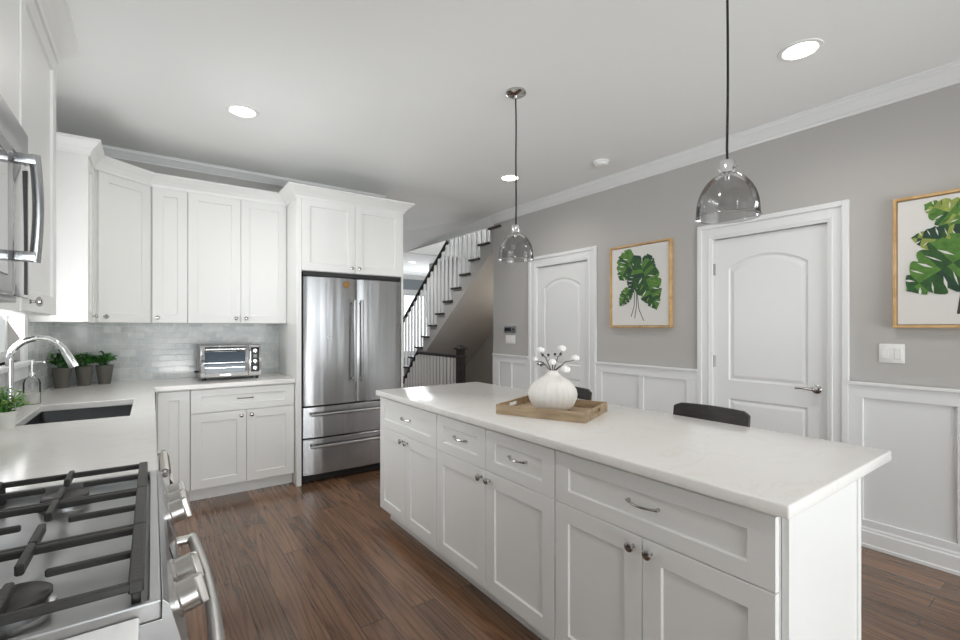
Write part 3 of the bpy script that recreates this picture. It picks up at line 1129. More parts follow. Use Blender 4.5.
upper('narrow single-door white wall cabinet between the corner cabinet and the wide double-door one', (0.000, 4.42, 0), 0, 0.236, 0.309, [('door', 0.002, 0.234, 1.388, 2.455, (0.036, 1.428))])
upper('wide white double-door wall cabinet above the toaster oven', (0.236, 4.42, 0), 0, 0.757, 0.309, [
    ('door', 0.002, 0.384, 1.388, 2.455, (0.348, 1.428)), ('door', 0.387, 0.756, 1.388, 2.455, (0.425, 1.428))])
# corner cabinet with diagonal door
t = thing('wall_cabinet', 'white corner wall cabinet with a diagonal door above the potted herbs', 'cabinet', (0, 0, 0))
CA, CB = Vector((-0.302, 4.168)), Vector((-0.008, 4.408))
dv = (CB - CA).normalized(); ang = math.atan2(dv.y, dv.x); nv = Vector((dv.y, -dv.x))
bm = B()
prism(bm, [(XL + 0.001, 4.135), (-0.325, 4.135), (CA.x - nv.x * 0.021, CA.y - nv.y * 0.021), (CB.x - nv.x * 0.021, CB.y - nv.y * 0.021), (-0.0015, 4.42), (-0.0015, YB - 0.002), (XL + 0.001, YB - 0.002)], 'z', UZ0, UZ1)
obj('carcass', bm, 'cab', t)
wd_ = (CB - CA).length
front(t, 'door', 0.0, wd_, 1.388, 2.455, (0.035, 1.428), rot=(0, 0, ang), origin=(CA.x - nv.x * 0.0205, CA.y - nv.y * 0.0205, 1.388))
# left-run cabinet past the window
upper('white wall cabinet on the left wall beyond the window, bright side panel facing the viewer', (-0.352, 3.84, 0), PI / 2, 0.292, 0.256, [('door', 0.002, 0.289, 1.388, 2.455, (0.255, 1.428))])
# crown over the upper run
UC = [(-0.004, 2.448), (0.010, 2.448), (0.014, 2.468), (0.030, 2.495), (0.058, 2.525), (0.066, 2.53), (0.066, 2.545), (-0.004, 2.545)]
bm = B()
sweep(bm, [(XL + 0.001, 3.84), (-0.352 + 0.02, 3.84), (-0.332, 4.138), (CB.x, CB.y - 0.008), (0.994, 4.40)], UC)
struct('trim_8', bm, 'cab')

# refrigerator surround: two tall side panels and cabinet over
t = thing('fridge_cabinet', 'white tall cabinet surround with two doors above the refrigerator', 'cabinet', (1.0, 4.06, 0))
bm = B(); box(bm, -0.004, 0.036, 0.0, 0.668, 0.0, 2.47, 0.001, 1); obj('side_panel', bm, 'cab', t)
bm = B(); box(bm, 0.970, 0.988, 0.0, 0.668, 0.0, 2.47, 0.001, 1); obj('side_panel', bm, 'cab', t)
bm = B(); box(bm, 0.0365, 0.9695, 0.015, 0.668, 1.838, 2.47, 0.001, 1); obj('carcass', bm, 'cab', t)
front(t, 'door', 0.038, 0.503, 1.842, 2.462, (0.469, 1.885), y=0.0145)
front(t, 'door', 0.506, 0.968, 1.842, 2.462, (0.540, 1.885), y=0.0145)
bm = B()
sweep(bm, [(-0.004, 0.665), (-0.004, -0.002), (0.988, -0.002), (0.988, 0.665)], [(-0.006, 2.452), (0.006, 2.452), (0.012, 2.47), (0.035, 2.497), (0.074, 2.532), (0.083, 2.537), (0.083, 2.55), (-0.006, 2.55)])
obj('crown', bm, 'cab', t)

# ------------------------------------------------------------------ refrigerator
t = thing('refrigerator', 'stainless french-door refrigerator with two bottom freezer drawers', 'refrigerator', (1.046, 4.06, 0))
FW = 0.920
bm = B(); box(bm, 0.004, FW - 0.004, 0.035, 0.66, 0.03, 1.83); obj('body', bm, 'gasket', t)


def bowed(x0, x1, z0, z1, t0=0.034, bow=0.012, n=12, full=(0, FW)):
    bm = B()
    front_, back_ = [], []
    for i in range(n + 1):
        x = x0 + (x1 - x0) * i / n
        u = (x - full[0]) / (full[1] - full[0]) * 2 - 1
        edge = min(i, n - i)
        r = 0.010 if edge == 0 else 0.0
        front_.append((x, -bow * (1 - u * u) + r))
        back_.append((x, t0))
    poly = front_ + back_[::-1]
    e = 0.004
    rings = []
    for z, s in ((z0, e), (z0 + e, 0), (z1 - e, 0), (z1, e)):
        rings.append([(p[0], p[1] + (s if k <= n else 0), z) for k, p in enumerate(poly)])
    loops(bm, rings)
    return bm


def bar_handle(bm, a, b, off, r):
    a, b = Vector(a), Vector(b)
    d = (b - a).normalized()
    o = Vector((0, -off, 0))
    tube(bm, [tuple(a + o), tuple(a + o + d * 0.03), tuple(b + o - d * 0.03), tuple(b + o)], [r * 0.8, r, r, r * 0.8], 12)
    for q in (a + d * 0.03, b - d * 0.03):
        tube(bm, [tuple(q), tuple(q + o)], r * 0.8, 8)


dl = obj('door', bowed(0.006, 0.471, 0.672, 1.792, full=(-0.03, 0.50)), 'steel', t, True)
bm = B(); bar_handle(bm, (0.440, -0.004, 0.86), (0.440, -0.004, 1.60), 0.052, 0.0125); obj('handle', bm, 'steel_side', dl, True)
dr = obj('door', bowed(0.477, 0.914, 0.672, 1.792, full=(0.44, 0.95)), 'steel', t, True)
bm = B(); bar_handle(bm, (0.507, -0.004, 0.86), (0.507, -0.004, 1.60), 0.052, 0.0125); obj('handle', bm, 'steel_side', dr, True)
for z0, z1, hz in ((0.395, 0.660, 0.600), (0.075, 0.383, 0.325)):
    q = obj('drawer', bowed(0.006, 0.914, z0, z1), 'steel', t, True)
    bm = B(); bar_handle(bm, (0.055, 0.002, hz), (0.868, 0.002, hz), 0.055, 0.013); obj('handle', bm, 'steel_side', q, True)
bm = B(); box(bm, 0.01, FW - 0.01, 0.04, 0.06, 0.012, 0.072); obj('base_grille', bm, 'black', t)
for xx in (0.05, FW - 0.05):
    bm = B(); lathe(bm, [(0.022, 0), (0.022, 0.03)], 12, c=(xx, 0.08, 0)); obj('foot', bm, 'black', t)
bm = B(); box(bm, 0.006, FW - 0.006, 0.0, 0.034, 1.797, 1.834, 0.002, 1); obj('gap_shade', bm, 'black', t)  # black strip standing in for the dark gap above the doors
bm = B(); lathe(bm, [(0.011, 0), (0.011, 0.003), (0.008, 0.004)], 16, c=(0.215, -0.0105, 1.265), axis='y'); obj('badge', bm, 'nickel', t, True)
bm = B()
lathe(bm, [(0.029, 0), (0.030, 0.002), (0.028, 0.005), (0.021, 0.005), (0.020, 0.0035), (0.010, 0.0045)], 24, c=(1.422, 4.0485, 1.735), axis='y')
tag(obj('magnet', bm, 'gold', None, True), 'small round gilt magnet high on the left refrigerator door', 'magnet')

# ------------------------------------------------------------------ left wall: cabinets and microwave
t = upper('white wall cabinet with a tall door on the far side of the microwave', (-0.332, 1.655, 0), PI / 2, 0.830, 0.276, [('door', 0.222, 0.828, 1.400, 2.418, (0.335, 1.432))], 1.397, 2.424)
bm = B(); box(bm, 0.001, 0.219, -0.016, 0, 1.397, 2.424); obj('filler_strip', bm, 'cab', t)
upper('short white wall cabinet directly above the microwave', (-0.332, 0.875, 0), PI / 2, 0.778, 0.276, [
    ('door', 0.002, 0.388, 1.868, 2.418, (0.355, 1.905)), ('door', 0.391, 0.776, 1.868, 2.418, (0.425, 1.905))], 1.865, 2.424)
bm = B()
sweep(bm, [(-0.312, 0.875), (-0.312, 2.487), (XL + 0.001, 2.487)], [(-0.004, 2.414), (0.008, 2.414), (0.012, 2.429), (0.03, 2.455), (0.060, 2.487), (0.068, 2.491), (0.068, 2.505), (-0.004, 2.505)])
struct('trim_9', bm, 'cab')

t = thing('microwave', 'stainless over-the-range microwave with curved bar handle', 'microwave', (-0.26, 0.890, 1.412), PI / 2)
W_ = 0.755
bm = B(); box(bm, 0, W_, 0.022, 0.348, 0.0, 0.436, 0.003, 1); obj('body', bm, 'steel_side', t, True)
bm = B(); box(bm, 0.002, W_ - 0.002, 0.0, 0.022, 0.352, 0.434, 0.004, 2); obj('vent', bm, 'steel_side', t, True)
bm = B(); box(bm, 0.004, W_ - 0.05, 0.006, 0.03, 0.344, 0.351); obj('seam', bm, 'black', t)
bm = B(); box(bm, 0.002, 0.560, -0.006, 0.022, 0.012, 0.343, 0.005, 2); d_ = obj('door', bm, 'steel_side', t, True)
bm = B(); box(bm, 0.04, 0.50, -0.009, -0.006, 0.05, 0.31, 0.003, 1); obj('door_window', bm, 'mwglass', d_)
bm = B(); box(bm, 0.565, W_ - 0.002, -0.002, 0.022, 0.012, 0.343, 0.004, 2); c_ = obj('control_panel', bm, 'mwglass', t, True)
bm = B(); box(bm, 0.722, 0.726, -0.0035, -0.002, 0.02, 0.335); obj('trim_strip', bm, 'black', c_)
# loop handle
bm = B()
for zz in (0.096, 0.312):
    box(bm, 0.515, 0.539, -0.050, -0.005, zz - 0.011, zz + 0.011, 0.003, 2)
pts = [(0.527, -0.046 - 0.006 * math.sin(PI * i / 12), 0.084 + (0.324 - 0.084) * i / 12) for i in range(13)]
tube(bm, pts, 0.010, 12)
obj('handle', bm, 'bluesteel', d_, True)
bm = B(); box(bm, 0.01, W_ - 0.01, 0.05, 0.33, -0.008, 0.0); obj('underside_grille', bm, 'steel_side', t)

# ------------------------------------------------------------------ gas range  (local: x runs to +y of the room, front at -y local = +x room)
RW = RY1 - RY0
t = thing('gas_range', 'stainless slide-in gas range with cast iron grates at the lower left', 'stove', (0.0, RY0, 0), PI / 2)
bm = B(); box(bm, 0.003, RW - 0.003, 0.03, 0.595, 0.02, 0.905); obj('body', bm, 'steel_side', t)
# cooktop: rim and sunken deck
bm = B()
slab(bm, [0.0, 0.012, RW - 0.012, RW], [-0.012, 0.006, 0.578, 0.600], lambda i, j: not (i == 1 and j == 1), 0.900, 0.930, lambda u, v, w: (u, v, w))
box(bm, 0.006, RW - 0.006, -0.006, 0.585, 0.898, 0.907)
ck = obj('cooktop', bm, 'deck', t)
md = ck.modifiers.new('edge', 'BEVEL'); md.width = 0.003; md.segments = 2; md.limit_method = 'ANGLE'
ccx = [(0.135, 0.175), (0.135, 0.445), (RW - 0.135, 0.175), (RW - 0.135, 0.445), (RW / 2, 0.31)]
for k, (bx_, by_) in enumerate(ccx):
    s = 0.85 if k in (1, 3) else 1.0
    bm = B(); lathe(bm, [(0.052 * s, 0.9065), (0.05 * s, 0.915), (0.036 * s, 0.920), (0.034 * s, 0.924)], 24, c=(bx_, by_, 0)); b_ = obj('burner', bm, 'steel_side', t, True)
    bm = B(); lathe(bm, [(0.040 * s, 0.923), (0.046 * s, 0.926), (0.046 * s, 0.932), (0.042 * s, 0.935)], 24, c=(bx_, by_, 0)); obj('burner_cap', bm, 'cap', b_, True)


def bar(bm, x0, x1, y0, y1, z0, z1):
    box(bm, min(x0, x1), max(x0, x1), min(y0, y1), max(y0, y1), z0, z1, 0.0025, 1)


GZ0, GZ1 = 0.945, 0.962
gw = (RW - 0.032) / 3
for g in range(3):
    gx0 = 0.016 + g * gw + 0.001
    gx1 = gx0 + gw - 0.002
    xm = (gx0 + gx1) / 2
    bm = B()
    yA, yB_ = 0.010, 0.572
    bar(bm, gx0, gx1, yA, yA + 0.020, GZ0 - 0.004, GZ1)            # front rail
    bar(bm, gx0, gx1, yB_ - 0.016, yB_, GZ0 - 0.004, GZ1)
    bar(bm, gx0 + 0.0006, gx0 + 0.0116, yA + 0.004, yB_ - 0.003, GZ0, GZ1 - 0.003)          # long side bars
    bar(bm, gx1 - 0.0116, gx1 - 0.0006, yA + 0.004, yB_ - 0.003, GZ0, GZ1 - 0.003)
    bar(bm, gx0 + 0.002, gx1 - 0.002, 0.305, 0.317, GZ0 + 0.001, GZ1)                     # middle cross bar
    # fingers towards each burner
    for yc in (0.175, 0.445):
        bar(bm, xm - 0.0045, xm + 0.0045, (yA + 0.003) if yc < 0.3 else 0.3165, yc - 0.035, GZ0 + 0.003, GZ1 - 0.001)
        bar(bm, xm - 0.0045, xm + 0.0045, yc + 0.035, (0.3055 if yc < 0.3 else 0.557), GZ0 + 0.003, GZ1 - 0.001)
        bar(bm, gx0 + 0.0015, xm - 0.030, yc - 0.006, yc + 0.006, GZ0 + 0.002, GZ1 + 0.004)
        bar(bm, xm + 0.030, gx1 - 0.0015, yc - 0.006, yc + 0.006, GZ0 + 0.002, GZ1 + 0.004)
    for xx in (gx0 + 0.004, gx1 - 0.014):
        for yy in (0.014, 0.30, 0.558):
            bar(bm, xx, xx + 0.010, yy, yy + 0.012, 0.9065, GZ0 + 0.004)
    obj('grate', bm, 'iron', t)
# sloped control panel below the rim
bm = B()
prism(bm, [(0.030, 0.8995), (-0.012, 0.8995), (-0.0125, 0.929), (-0.014, 0.929), (-0.022, 0.920), (-0.052, 0.800), (-0.052, 0.770), (0.030, 0.770)], 'x', 0.0, RW)
pn = obj('control_panel', bm, 'deck', t)
md = pn.modifiers.new('edge', 'BEVEL'); md.width = 0.004; md.segments = 2; md.limit_method = 'ANGLE'
nrm = Vector((0, -0.12, 0.032)).normalized()
for k, kx in enumerate((0.115, 0.215, 0.575, 0.655, 0.735)):
    zc = 0.865
    yc = -0.020 - (0.920 - zc) / 0.12 * 0.032
    bm = B()
    lathe(bm, [(0.031, 0.0), (0.031, 0.005), (0.027, 0.008), (0.027, 0.034), (0.024, 0.037)], 26, rib=13, ribamp=0.022)
    box(bm, -0.0055, 0.0055, -0.027, 0.027, 0.034, 0.048, 0.002, 1)
    kn = obj('control_knob', bm, 'satin', pn, True, loc=(kx, yc, zc))
    kn.rotation_euler = nrm.to_track_quat('Z', 'Y').to_euler()
bm = B(); box(bm, 0.285, 0.455, -0.0012, 0.003, -0.028, 0.028)
dp = obj('display', bm, 'darkglass', pn, loc=(0, -0.0365, 0.865))
dp.rotation_euler = (-math.atan2(0.032, 0.12), 0, 0)
bm = B(); box(bm, 0.004, RW - 0.004, -0.045, 0.03, 0.215, 0.765, 0.004, 2); od = obj('oven_door', bm, 'steel_side', t, True)
bm = B(); box(bm, 0.11, RW - 0.11, -0.047, -0.045, 0.32, 0.62); obj('door_window', bm, 'darkglass', od)
bm = B()
n = 14
hp = [(0.045 + (RW - 0.09) * i / n, -0.096 - 0.016 * math.sin(PI * i / n), 0.725) for i in range(n + 1)]
tube(bm, hp, 0.0145, 12, flat=0.8)
for xx in (0.06, RW - 0.06):
    tube(bm, [(xx, -0.044, 0.725), (xx, -0.098, 0.725)], 0.013, 12)
obj('door_handle', bm, 'satin', od, True)
bm = B(); box(bm, 0.004, RW - 0.004, -0.04, 0.03, 0.06, 0.208, 0.004, 2); obj('drawer', bm, 'steel_side', t, True)
bm = B(); box(bm, 0.01, RW - 0.01, 0.02, 0.05, 0.0, 0.06); obj('toe_kick', bm, 'black', t)

# dish towel over the dishwasher handle
bm = B()
tw = []
ya, yb = 1.925, 2.19
NT = 30
for i in range(NT + 1):
    u = i / NT
    if u < 0.45:
        xx, zz = 0.0235, 0.66 + (0.850 - 0.66) * (u / 0.45)
    elif u < 0.55:
        a = PI - PI * (u - 0.45) / 0.1
        xx, zz = 0.036 + 0.0125 * math.cos(a), 0.850 + 0.0125 * math.sin(a)
    else:
        xx, zz = 0.0485 + 0.010 * min(1, (u - 0.55) * 12) + 0.005 * math.sin(u * 60), 0.850 - (0.850 - 0.62) * ((u - 0.55) / 0.45)
    tw.append((xx, zz))
for i in range(NT):
    (xa, za), (xb, zb) = tw[i], tw[i + 1]
    n_ = Vector((-(zb - za), xb - xa)).normalized() * 0.0022
    for s0, s1, k in ((0, 1, 1 if i % 4 == 0 else 0),):
        vs = [bm.verts.new(p) for p in ((xa + n_.x, ya, za + n_.y), (xb + n_.x, ya, zb + n_.y), (xb + n_.x, yb, zb + n_.y), (xa + n_.x, yb, za + n_.y))]
        bm.faces.new(vs).material_index = k
bmesh.ops.remove_doubles(bm, verts=bm.verts, dist=0.0001)
bmesh.ops.solidify(bm, geom=bm.faces[:], thickness=0.0025)
tag(obj('dish_towel', bm, ['towel', 'towel2'], None, False), 'white striped dish towel hanging just beyond the range knobs', 'towel')

# ------------------------------------------------------------------ on the island: tray, vase, cotton stems
TA = math.radians(-66.7)
t = thing('serving_tray', 'shallow weathered wood tray with handle slots under the round vase', 'tray', (1.667, 1.690, 0.9155), TA)
TL, TW, TH = 0.462, 0.362, 0.048
bm = B(); box(bm, -TL / 2 + 0.009, TL / 2 - 0.009, -TW / 2 + 0.009, TW / 2 - 0.009, 0.0, 0.010); obj('base', bm, 'tray', t)
for s in (-1, 1):
    bm = B(); y0 = s * TW / 2; box(bm, -TL / 2, TL / 2, min(y0, y0 - s * 0.010), max(y0, y0 - s * 0.010), 0, TH, 0.001, 1); obj('side_rail', bm, 'tray', t)
    bm = B()
    x0 = s * TL / 2
    a, b = min(x0, x0 - s * 0.010), max(x0, x0 - s * 0.010)
    hw = TW / 2 - 0.0105
    slab(bm, [-hw, -0.05, 0.05, hw], [0.0, 0.018, 0.037, TH], lambda i, j: not (i == 1 and j == 1), a, b, lambda u, v, w: (w, u, v))
    obj('end_rail', bm, 'tray', t)

VX, VY, VZ = 1.668, 1.690, 0.926
bm = B()
VP_ = [(0.055, 0), (0.075, 0.004), (0.105, 0.028), (0.120, 0.060), (0.1235, 0.085), (0.118, 0.110), (0.100, 0.138), (0.072, 0.160), (0.045, 0.176), (0.031, 0.188), (0.028, 0.198), (0.031, 0.206), (0.025, 0.206), (0.022, 0.196), (0.024, 0.18)]
lathe(bm, VP_, 96, cap1=True, rib=24, ribamp=0.012)
o = obj('vase', bm, 'ceramic', None, True, loc=(VX, VY, VZ))
tag(o, 'round ribbed white ceramic vase with a narrow neck standing in the wooden tray', 'vase')


def boll(bm_c, bm_h, p, s, seed, dirv):
    r = random.Random(seed)
    for k in range(5):
        a = 2 * PI * k / 5
        c = Vector(p) + Vector((math.cos(a), math.sin(a), 0.0)) * s * 0.42 + Vector((0, 0, s * 0.12))
        mtx = Matrix.Translation(c) @ Matrix.Diagonal((s * 0.62, s * 0.62, s * 0.66, 1))
        bmesh.ops.create_icosphere(bm_c, subdivisions=2, radius=1, matrix=mtx)
    bmesh.ops.create_icosphere(bm_c, subdivisions=2, radius=1, matrix=Matrix.Translation(Vector(p) + Vector((0, 0, s * 0.35))) @ Matrix.Diagonal((s * 0.7, s * 0.7, s * 0.6, 1)))
    for k in range(5):
        a = 2 * PI * (k + 0.5) / 5
        leaf(bm_h, tuple(Vector(p) - Vector((0, 0, s * 0.55))), (math.cos(a) * 0.8, math.sin(a) * 0.8, 0.55), s * 1.35, s * 0.55, 0)


# directions in the picture plane: right = (c, -s), so stems spread sideways as in the photo
rx, ry = math.cos(YAW), -math.sin(YAW)
fx, fy = math.sin(YAW), math.cos(YAW)
stems = [
    ('cotton stem in the vase leaning left, its white boll highest on the left', (-0.060, 0.02, 0.305), 0.021),
    ('short cotton stem in the vase with a dark husk furthest to the left', (-0.092, -0.02, 0.262), 0.013),
    ('cotton stem standing upright in the middle of the vase, white boll facing the viewer', (-0.008, -0.045, 0.248), 0.020),
    ('tallest cotton stem in the vase, leaning right with a large white boll', (0.052, 0.03, 0.312), 0.023),
    ('cotton stem in the vase reaching furthest right with a white boll', (0.118, 0.01, 0.265), 0.021),
    ('low drooping cotton stem with a white boll beside the vase neck', (0.056, -0.05, 0.212), 0.024),
]
for k, (lab, (du, df, dz), s) in enumerate(stems):
    t = thing('cotton_stem', lab, 'flower', (VX, VY, VZ), 0, 'cotton stems in the vase')
    tip = Vector((rx * du + fx * df, ry * du + fy * df, dz))
    r0 = Vector((tip.x * 0.08, tip.y * 0.08, 0.09))
    neck = Vector((tip.x * 0.14, tip.y * 0.14, 0.205))
    mid = neck.lerp(tip, 0.5) + Vector((0, 0, 0.014 if k != 5 else 0.02))
    bm = B(); tube(bm, [tuple(r0), tuple(neck), tuple(mid), tuple(tip - Vector((0, 0, s * 0.5)))], [0.0028, 0.0028, 0.0024, 0.002], 6)
    obj('stem', bm, 'stem', t, True)
    bc, bh = B(), B()
    boll(bc, bh, tip, s, k, tip)
    if k in (0, 2, 3):
        for j, off in enumerate((Vector((0.018, -0.01, -0.042)), Vector((-0.022, 0.008, -0.05)))):
            leaf(bh, tuple(mid), tuple(off.normalized() + Vector((0, 0, 1.0))), 0.026, 0.013)
            bmesh.ops.create_icosphere(bh, subdivisions=1, radius=0.008, matrix=Matrix.Translation(mid + Vector((off.x * 0.7, off.y * 0.7, 0.014))))
    obj('boll', bc, 'cotton', t, True)
    obj('husk', bh, 'husk', t)

# ------------------------------------------------------------------ counter stools behind the island
def stool(loc, label):
    t = thing('counter_stool', label, 'stool', loc, 0, 'counter stools behind the island')
    # local: faces -x (towards the island), back at +x
    bm = B()
    n = 14
    inner, outer = [], []
    for i in range(n + 1):
        u = i / n * 2 - 1
        y = 0.190 * u
        x = 0.235 - 0.035 * u * u
        inner.append((x - 0.011, y)); outer.append((x + 0.011, y))
    rings = []
    poly = inner + outer[::-1]
    def zt(y):
        return 0.951 - 0.003 * (y / 0.19) ** 2 - (0.012 if abs(y) > 0.185 else 0)
    lo = [(p[0] - 0.02, p[1], 0.795) for p in poly]
    mdl = [(p[0], p[1], zt(p[1]) - 0.008) for p in poly]
    hi = [(p[0] + (0.004 if k <= n else -0.004), p[1] * 0.985, zt(p[1])) for k, p in enumerate(poly)]
    loops(bm, [lo, mdl, hi])
    obj('backrest', bm, 'stool', t, True)
    bm = B(); loops(bm, [rr(0.19, 0.195, 0.06, 0.625), rr(0.20, 0.205, 0.06, 0.635), rr(0.20, 0.205, 0.06, 0.652), rr(0.185, 0.19, 0.05, 0.660), rr(0.10, 0.10, 0.05, 0.652)])
    obj('seat', bm, 'stool', t, True)
    for sx in (-1, 1):
        for sy in (-1, 1):
            bm = B(); tube(bm, [(sx * 0.155, sy * 0.15, 0.630), (sx * 0.19, sy * 0.185, 0.0)], [0.018, 0.013], 10); obj('leg', bm, 'stool', t, True)
    for sy in (-1, 1):
        bm = B(); tube(bm, [(0.165, sy * 0.13, 0.64), (0.190, sy * 0.135, 0.74), (0.192, sy * 0.135, 0.83)], 0.012, 10); obj('back_post', bm, 'stool', t, True)
    bm = B()
    for a, b in (((-1, -1), (-1, 1)), ((-1, 1), (1, 1)), ((1, 1), (1, -1)), ((1, -1), (-1, -1))):
        tube(bm, [(a[0] * 0.177, a[1] * 0.172, 0.24), (b[0] * 0.177, b[1] * 0.172, 0.24)], 0.010, 8)
    obj('footrest', bm, 'stool', t, True)
    return t


s0 = stool((2.09, 1.205, 0), 'dark counter stool in front of the near door, back showing above the island')
dup(s0, (2.09, 2.165, 0), 0, 'dark counter stool mostly hidden behind the vase, only a corner of its back showing')

# ------------------------------------------------------------------ pendants, cans, detector
def pendant(x, y, label, zb=1.762):
    t = thing('pendant_lamp', label, 'lamp', (x, y, 0), 0, 'glass dome pendants over the island')
    bm = B(); lathe(bm, [(0.062, ZC), (0.062, ZC - 0.012), (0.05, ZC - 0.020), (0.012, ZC - 0.026), (0.006, ZC - 0.04)], 28); obj('canopy', bm, 'nickel', t, True)
    bm = B()
    pts = []
    for i in range(15):
        u = i / 14
        pts.append((0.003 * math.sin(u * 9), 0.003 * math.sin(u * 7 + 1) , ZC - 0.03 - (ZC - 0.03 - zb - 0.205) * u))
    pts[-1] = (0, 0, zb + 0.205)
    tube(bm, pts, 0.0046, 8); obj('cord', bm, 'cord', t, True)
    bm = B()
    lathe(bm, [(0.010, zb + 0.215), (0.025, zb + 0.211), (0.026, zb + 0.172), (0.029, zb + 0.165), (0.012, zb + 0.16), (0.009, zb + 0.14)], 20)
    for s in (-1, 1):
        tube(bm, [(0, s * 0.022, zb + 0.185), (0, s * 0.034, zb + 0.185)], 0.006, 8)
    obj('socket', bm, 'chrome', t, True)
    bm = B()
    R = 0.107
    prof = []
    for i in range(15):
        a = math.radians(14 + (90 - 14) * i / 14)
        prof.append((R * math.sin(a), zb + 0.022 + 0.146 * math.cos(a)))
    prof += [(R + 0.001, zb + 0.010), (R + 0.003, zb + 0.002), (R + 0.001, zb)]
    lathe(bm, prof, 48, cap0=False, cap1=False); obj('shade', bm, 'shade', t, True)
    bm = B(); rim = [(R * 1.015 * math.cos(2 * PI * i / 48), R * 1.015 * math.sin(2 * PI * i / 48), zb + 0.002) for i in range(48)]
    rings = []
    for i in range(48):
        a = 2 * PI * i / 48
        rings.append([((R + 0.002 + 0.0014 * math.cos(b)) * math.cos(a), (R + 0.002 + 0.0014 * math.cos(b)) * math.sin(a), zb + 0.0014 * math.sin(b)) for b in (0, PI / 2, PI, 3 * PI / 2)])
    loops(bm, rings, closed=True); obj('rim', bm, 'satin', t, True)
    return t


pendant(1.81, 2.15, 'smoked glass dome pendant over the far end of the island, above the vase')
pendant(1.752, 0.855, 'smoked glass dome pendant over the near end of the island, in front of the door')


def can(x, y, label, r=0.075, z=ZC, power=22, group='recessed ceiling lights'):
    t = thing('recessed_light', label, 'light', (x, y, z), 0, group)
    bm = B(); lathe(bm, [(r, -0.001), (r + 0.004, -0.006), (r + 0.022, -0.004), (r + 0.024, 0.0)], 36, cap0=False, cap1=False); obj('trim_ring', bm, 'white', t, True)
    bm = B(); lathe(bm, [(r + 0.001, -0.0015), (r * 0.9, -0.003), (0.01, -0.0045)], 36, cap0=False); obj('lens', bm, 'lamp', t, True)
    downlight((0, 0, -0.02), power, t, r)


can(0.49, 3.40, 'round recessed ceiling light in front of the wall cabinets, to the left')
can(2.735, 0.965, 'large looking round recessed ceiling light nearest the viewer at upper right')
can(2.80, 3.415, 'round recessed ceiling light just beside the far pendant cord')
can(4.25, 8.25, 'small recessed light in the hall ceiling beyond the staircase', 0.06, 2.66, 12)

bm = B(); lathe(bm, [(0.068, 0.0), (0.068, -0.012), (0.060, -0.016), (0.058, -0.034), (0.046, -0.040), (0.02, -0.041)], 32, c=(3.17, 2.62, ZC))
tag(obj('smoke_detector', bm, 'white', None, True), 'round white smoke detector on the ceiling near the right wall crown', 'smoke detector')

# ------------------------------------------------------------------ right wall: pictures, switches, thermostat
def leaf_shape(bm, bx_, bz_, tx, tz, wid, layer, m0, m1, ms, notches=5, seed=0):
    """printed monstera leaf on the sheet: u to the right, z up; base -> tip; two toned halves, pale slits"""
    r = random.Random(seed)
    b, tp = Vector((bx_, bz_)), Vector((tx, tz))
    ax = tp - b
    Ln = ax.length
    ax = ax.normalized()
    nm = Vector((ax.y, -ax.x))
    y = -0.0006 * layer
    for sgn, mi in ((1, m0), (-1, m1)):
        pts = []
        N = 26
        for i in range(N + 1):
            u = i / N
            w = (math.sin(PI * min(1, u * 1.03 + 0.04)) ** 0.5) * (1 - 0.5 * u) * wid
            w *= 1 + 0.05 * math.sin(u * 37 + seed)
            ph = (u * notches) % 1.0
            if 0.15 < u < 0.93 and ph > 0.84:
                w *= 0.72 + 0.16 * r.random()
            uu = u * 1.0 - (0.10 * (1 - u) if u < 0.25 else 0)
            pts.append(b + ax * Ln * uu + nm * sgn * w)
        mids = [b + ax * Ln * i / N for i in range(N + 1)]
        vo = [bm.verts.new((p.x, y, p.y)) for p in pts]
        vm = [bm.verts.new((p.x, y, p.y)) for p in mids]
        for i in range(N):
            try:
                hsh = ((i // 2) * 7 + seed * 3 + (0 if sgn > 0 else 5)) % 6
                tone = mi if hsh > 2 else ((m0, m1, {0: 5, 1: 0, 2: 1, 5: 0}.get(mi, mi))[hsh])
                bm.faces.new((vm[i], vm[i + 1], vo[i + 1], vo[i])).material_index = tone
            except ValueError:
                pass
        # pale slits and veins
        for k in range(5):
            u = 0.22 + 0.14 * k + 0.02 * r.random()
            w = (math.sin(PI * u) ** 0.62) * (1 - 0.42 * u) * wid
            p0 = b + ax * Ln * u + nm * sgn * w * 0.22
            p1 = b + ax * Ln * (u + 0.09) + nm * sgn * w * (0.62 + 0.2 * r.random())
            d = (p1 - p0)
            q = Vector((d.y, -d.x)).normalized() * wid * (0.022 if k % 2 else 0.036)
            mm = (p0 + p1) / 2
            vs = [bm.verts.new((p.x, y - 0.0003, p.y)) for p in (p0, mm + q, p1, mm - q)]
            bm.faces.new(vs).material_index = ms if k % 2 else 4


def stem_line(bm, pts, w, layer, mi):
    for (a, b) in zip(pts, pts[1:]):
        a, b = Vector(a), Vector(b)
        d = (b - a).normalized()
        q = Vector((d.y, -d.x)) * w
        bm.faces.new([bm.verts.new((p.x, -0.0006 * layer, p.y)) for p in (a - q, a + q, b + q, b - q)]).material_index = mi


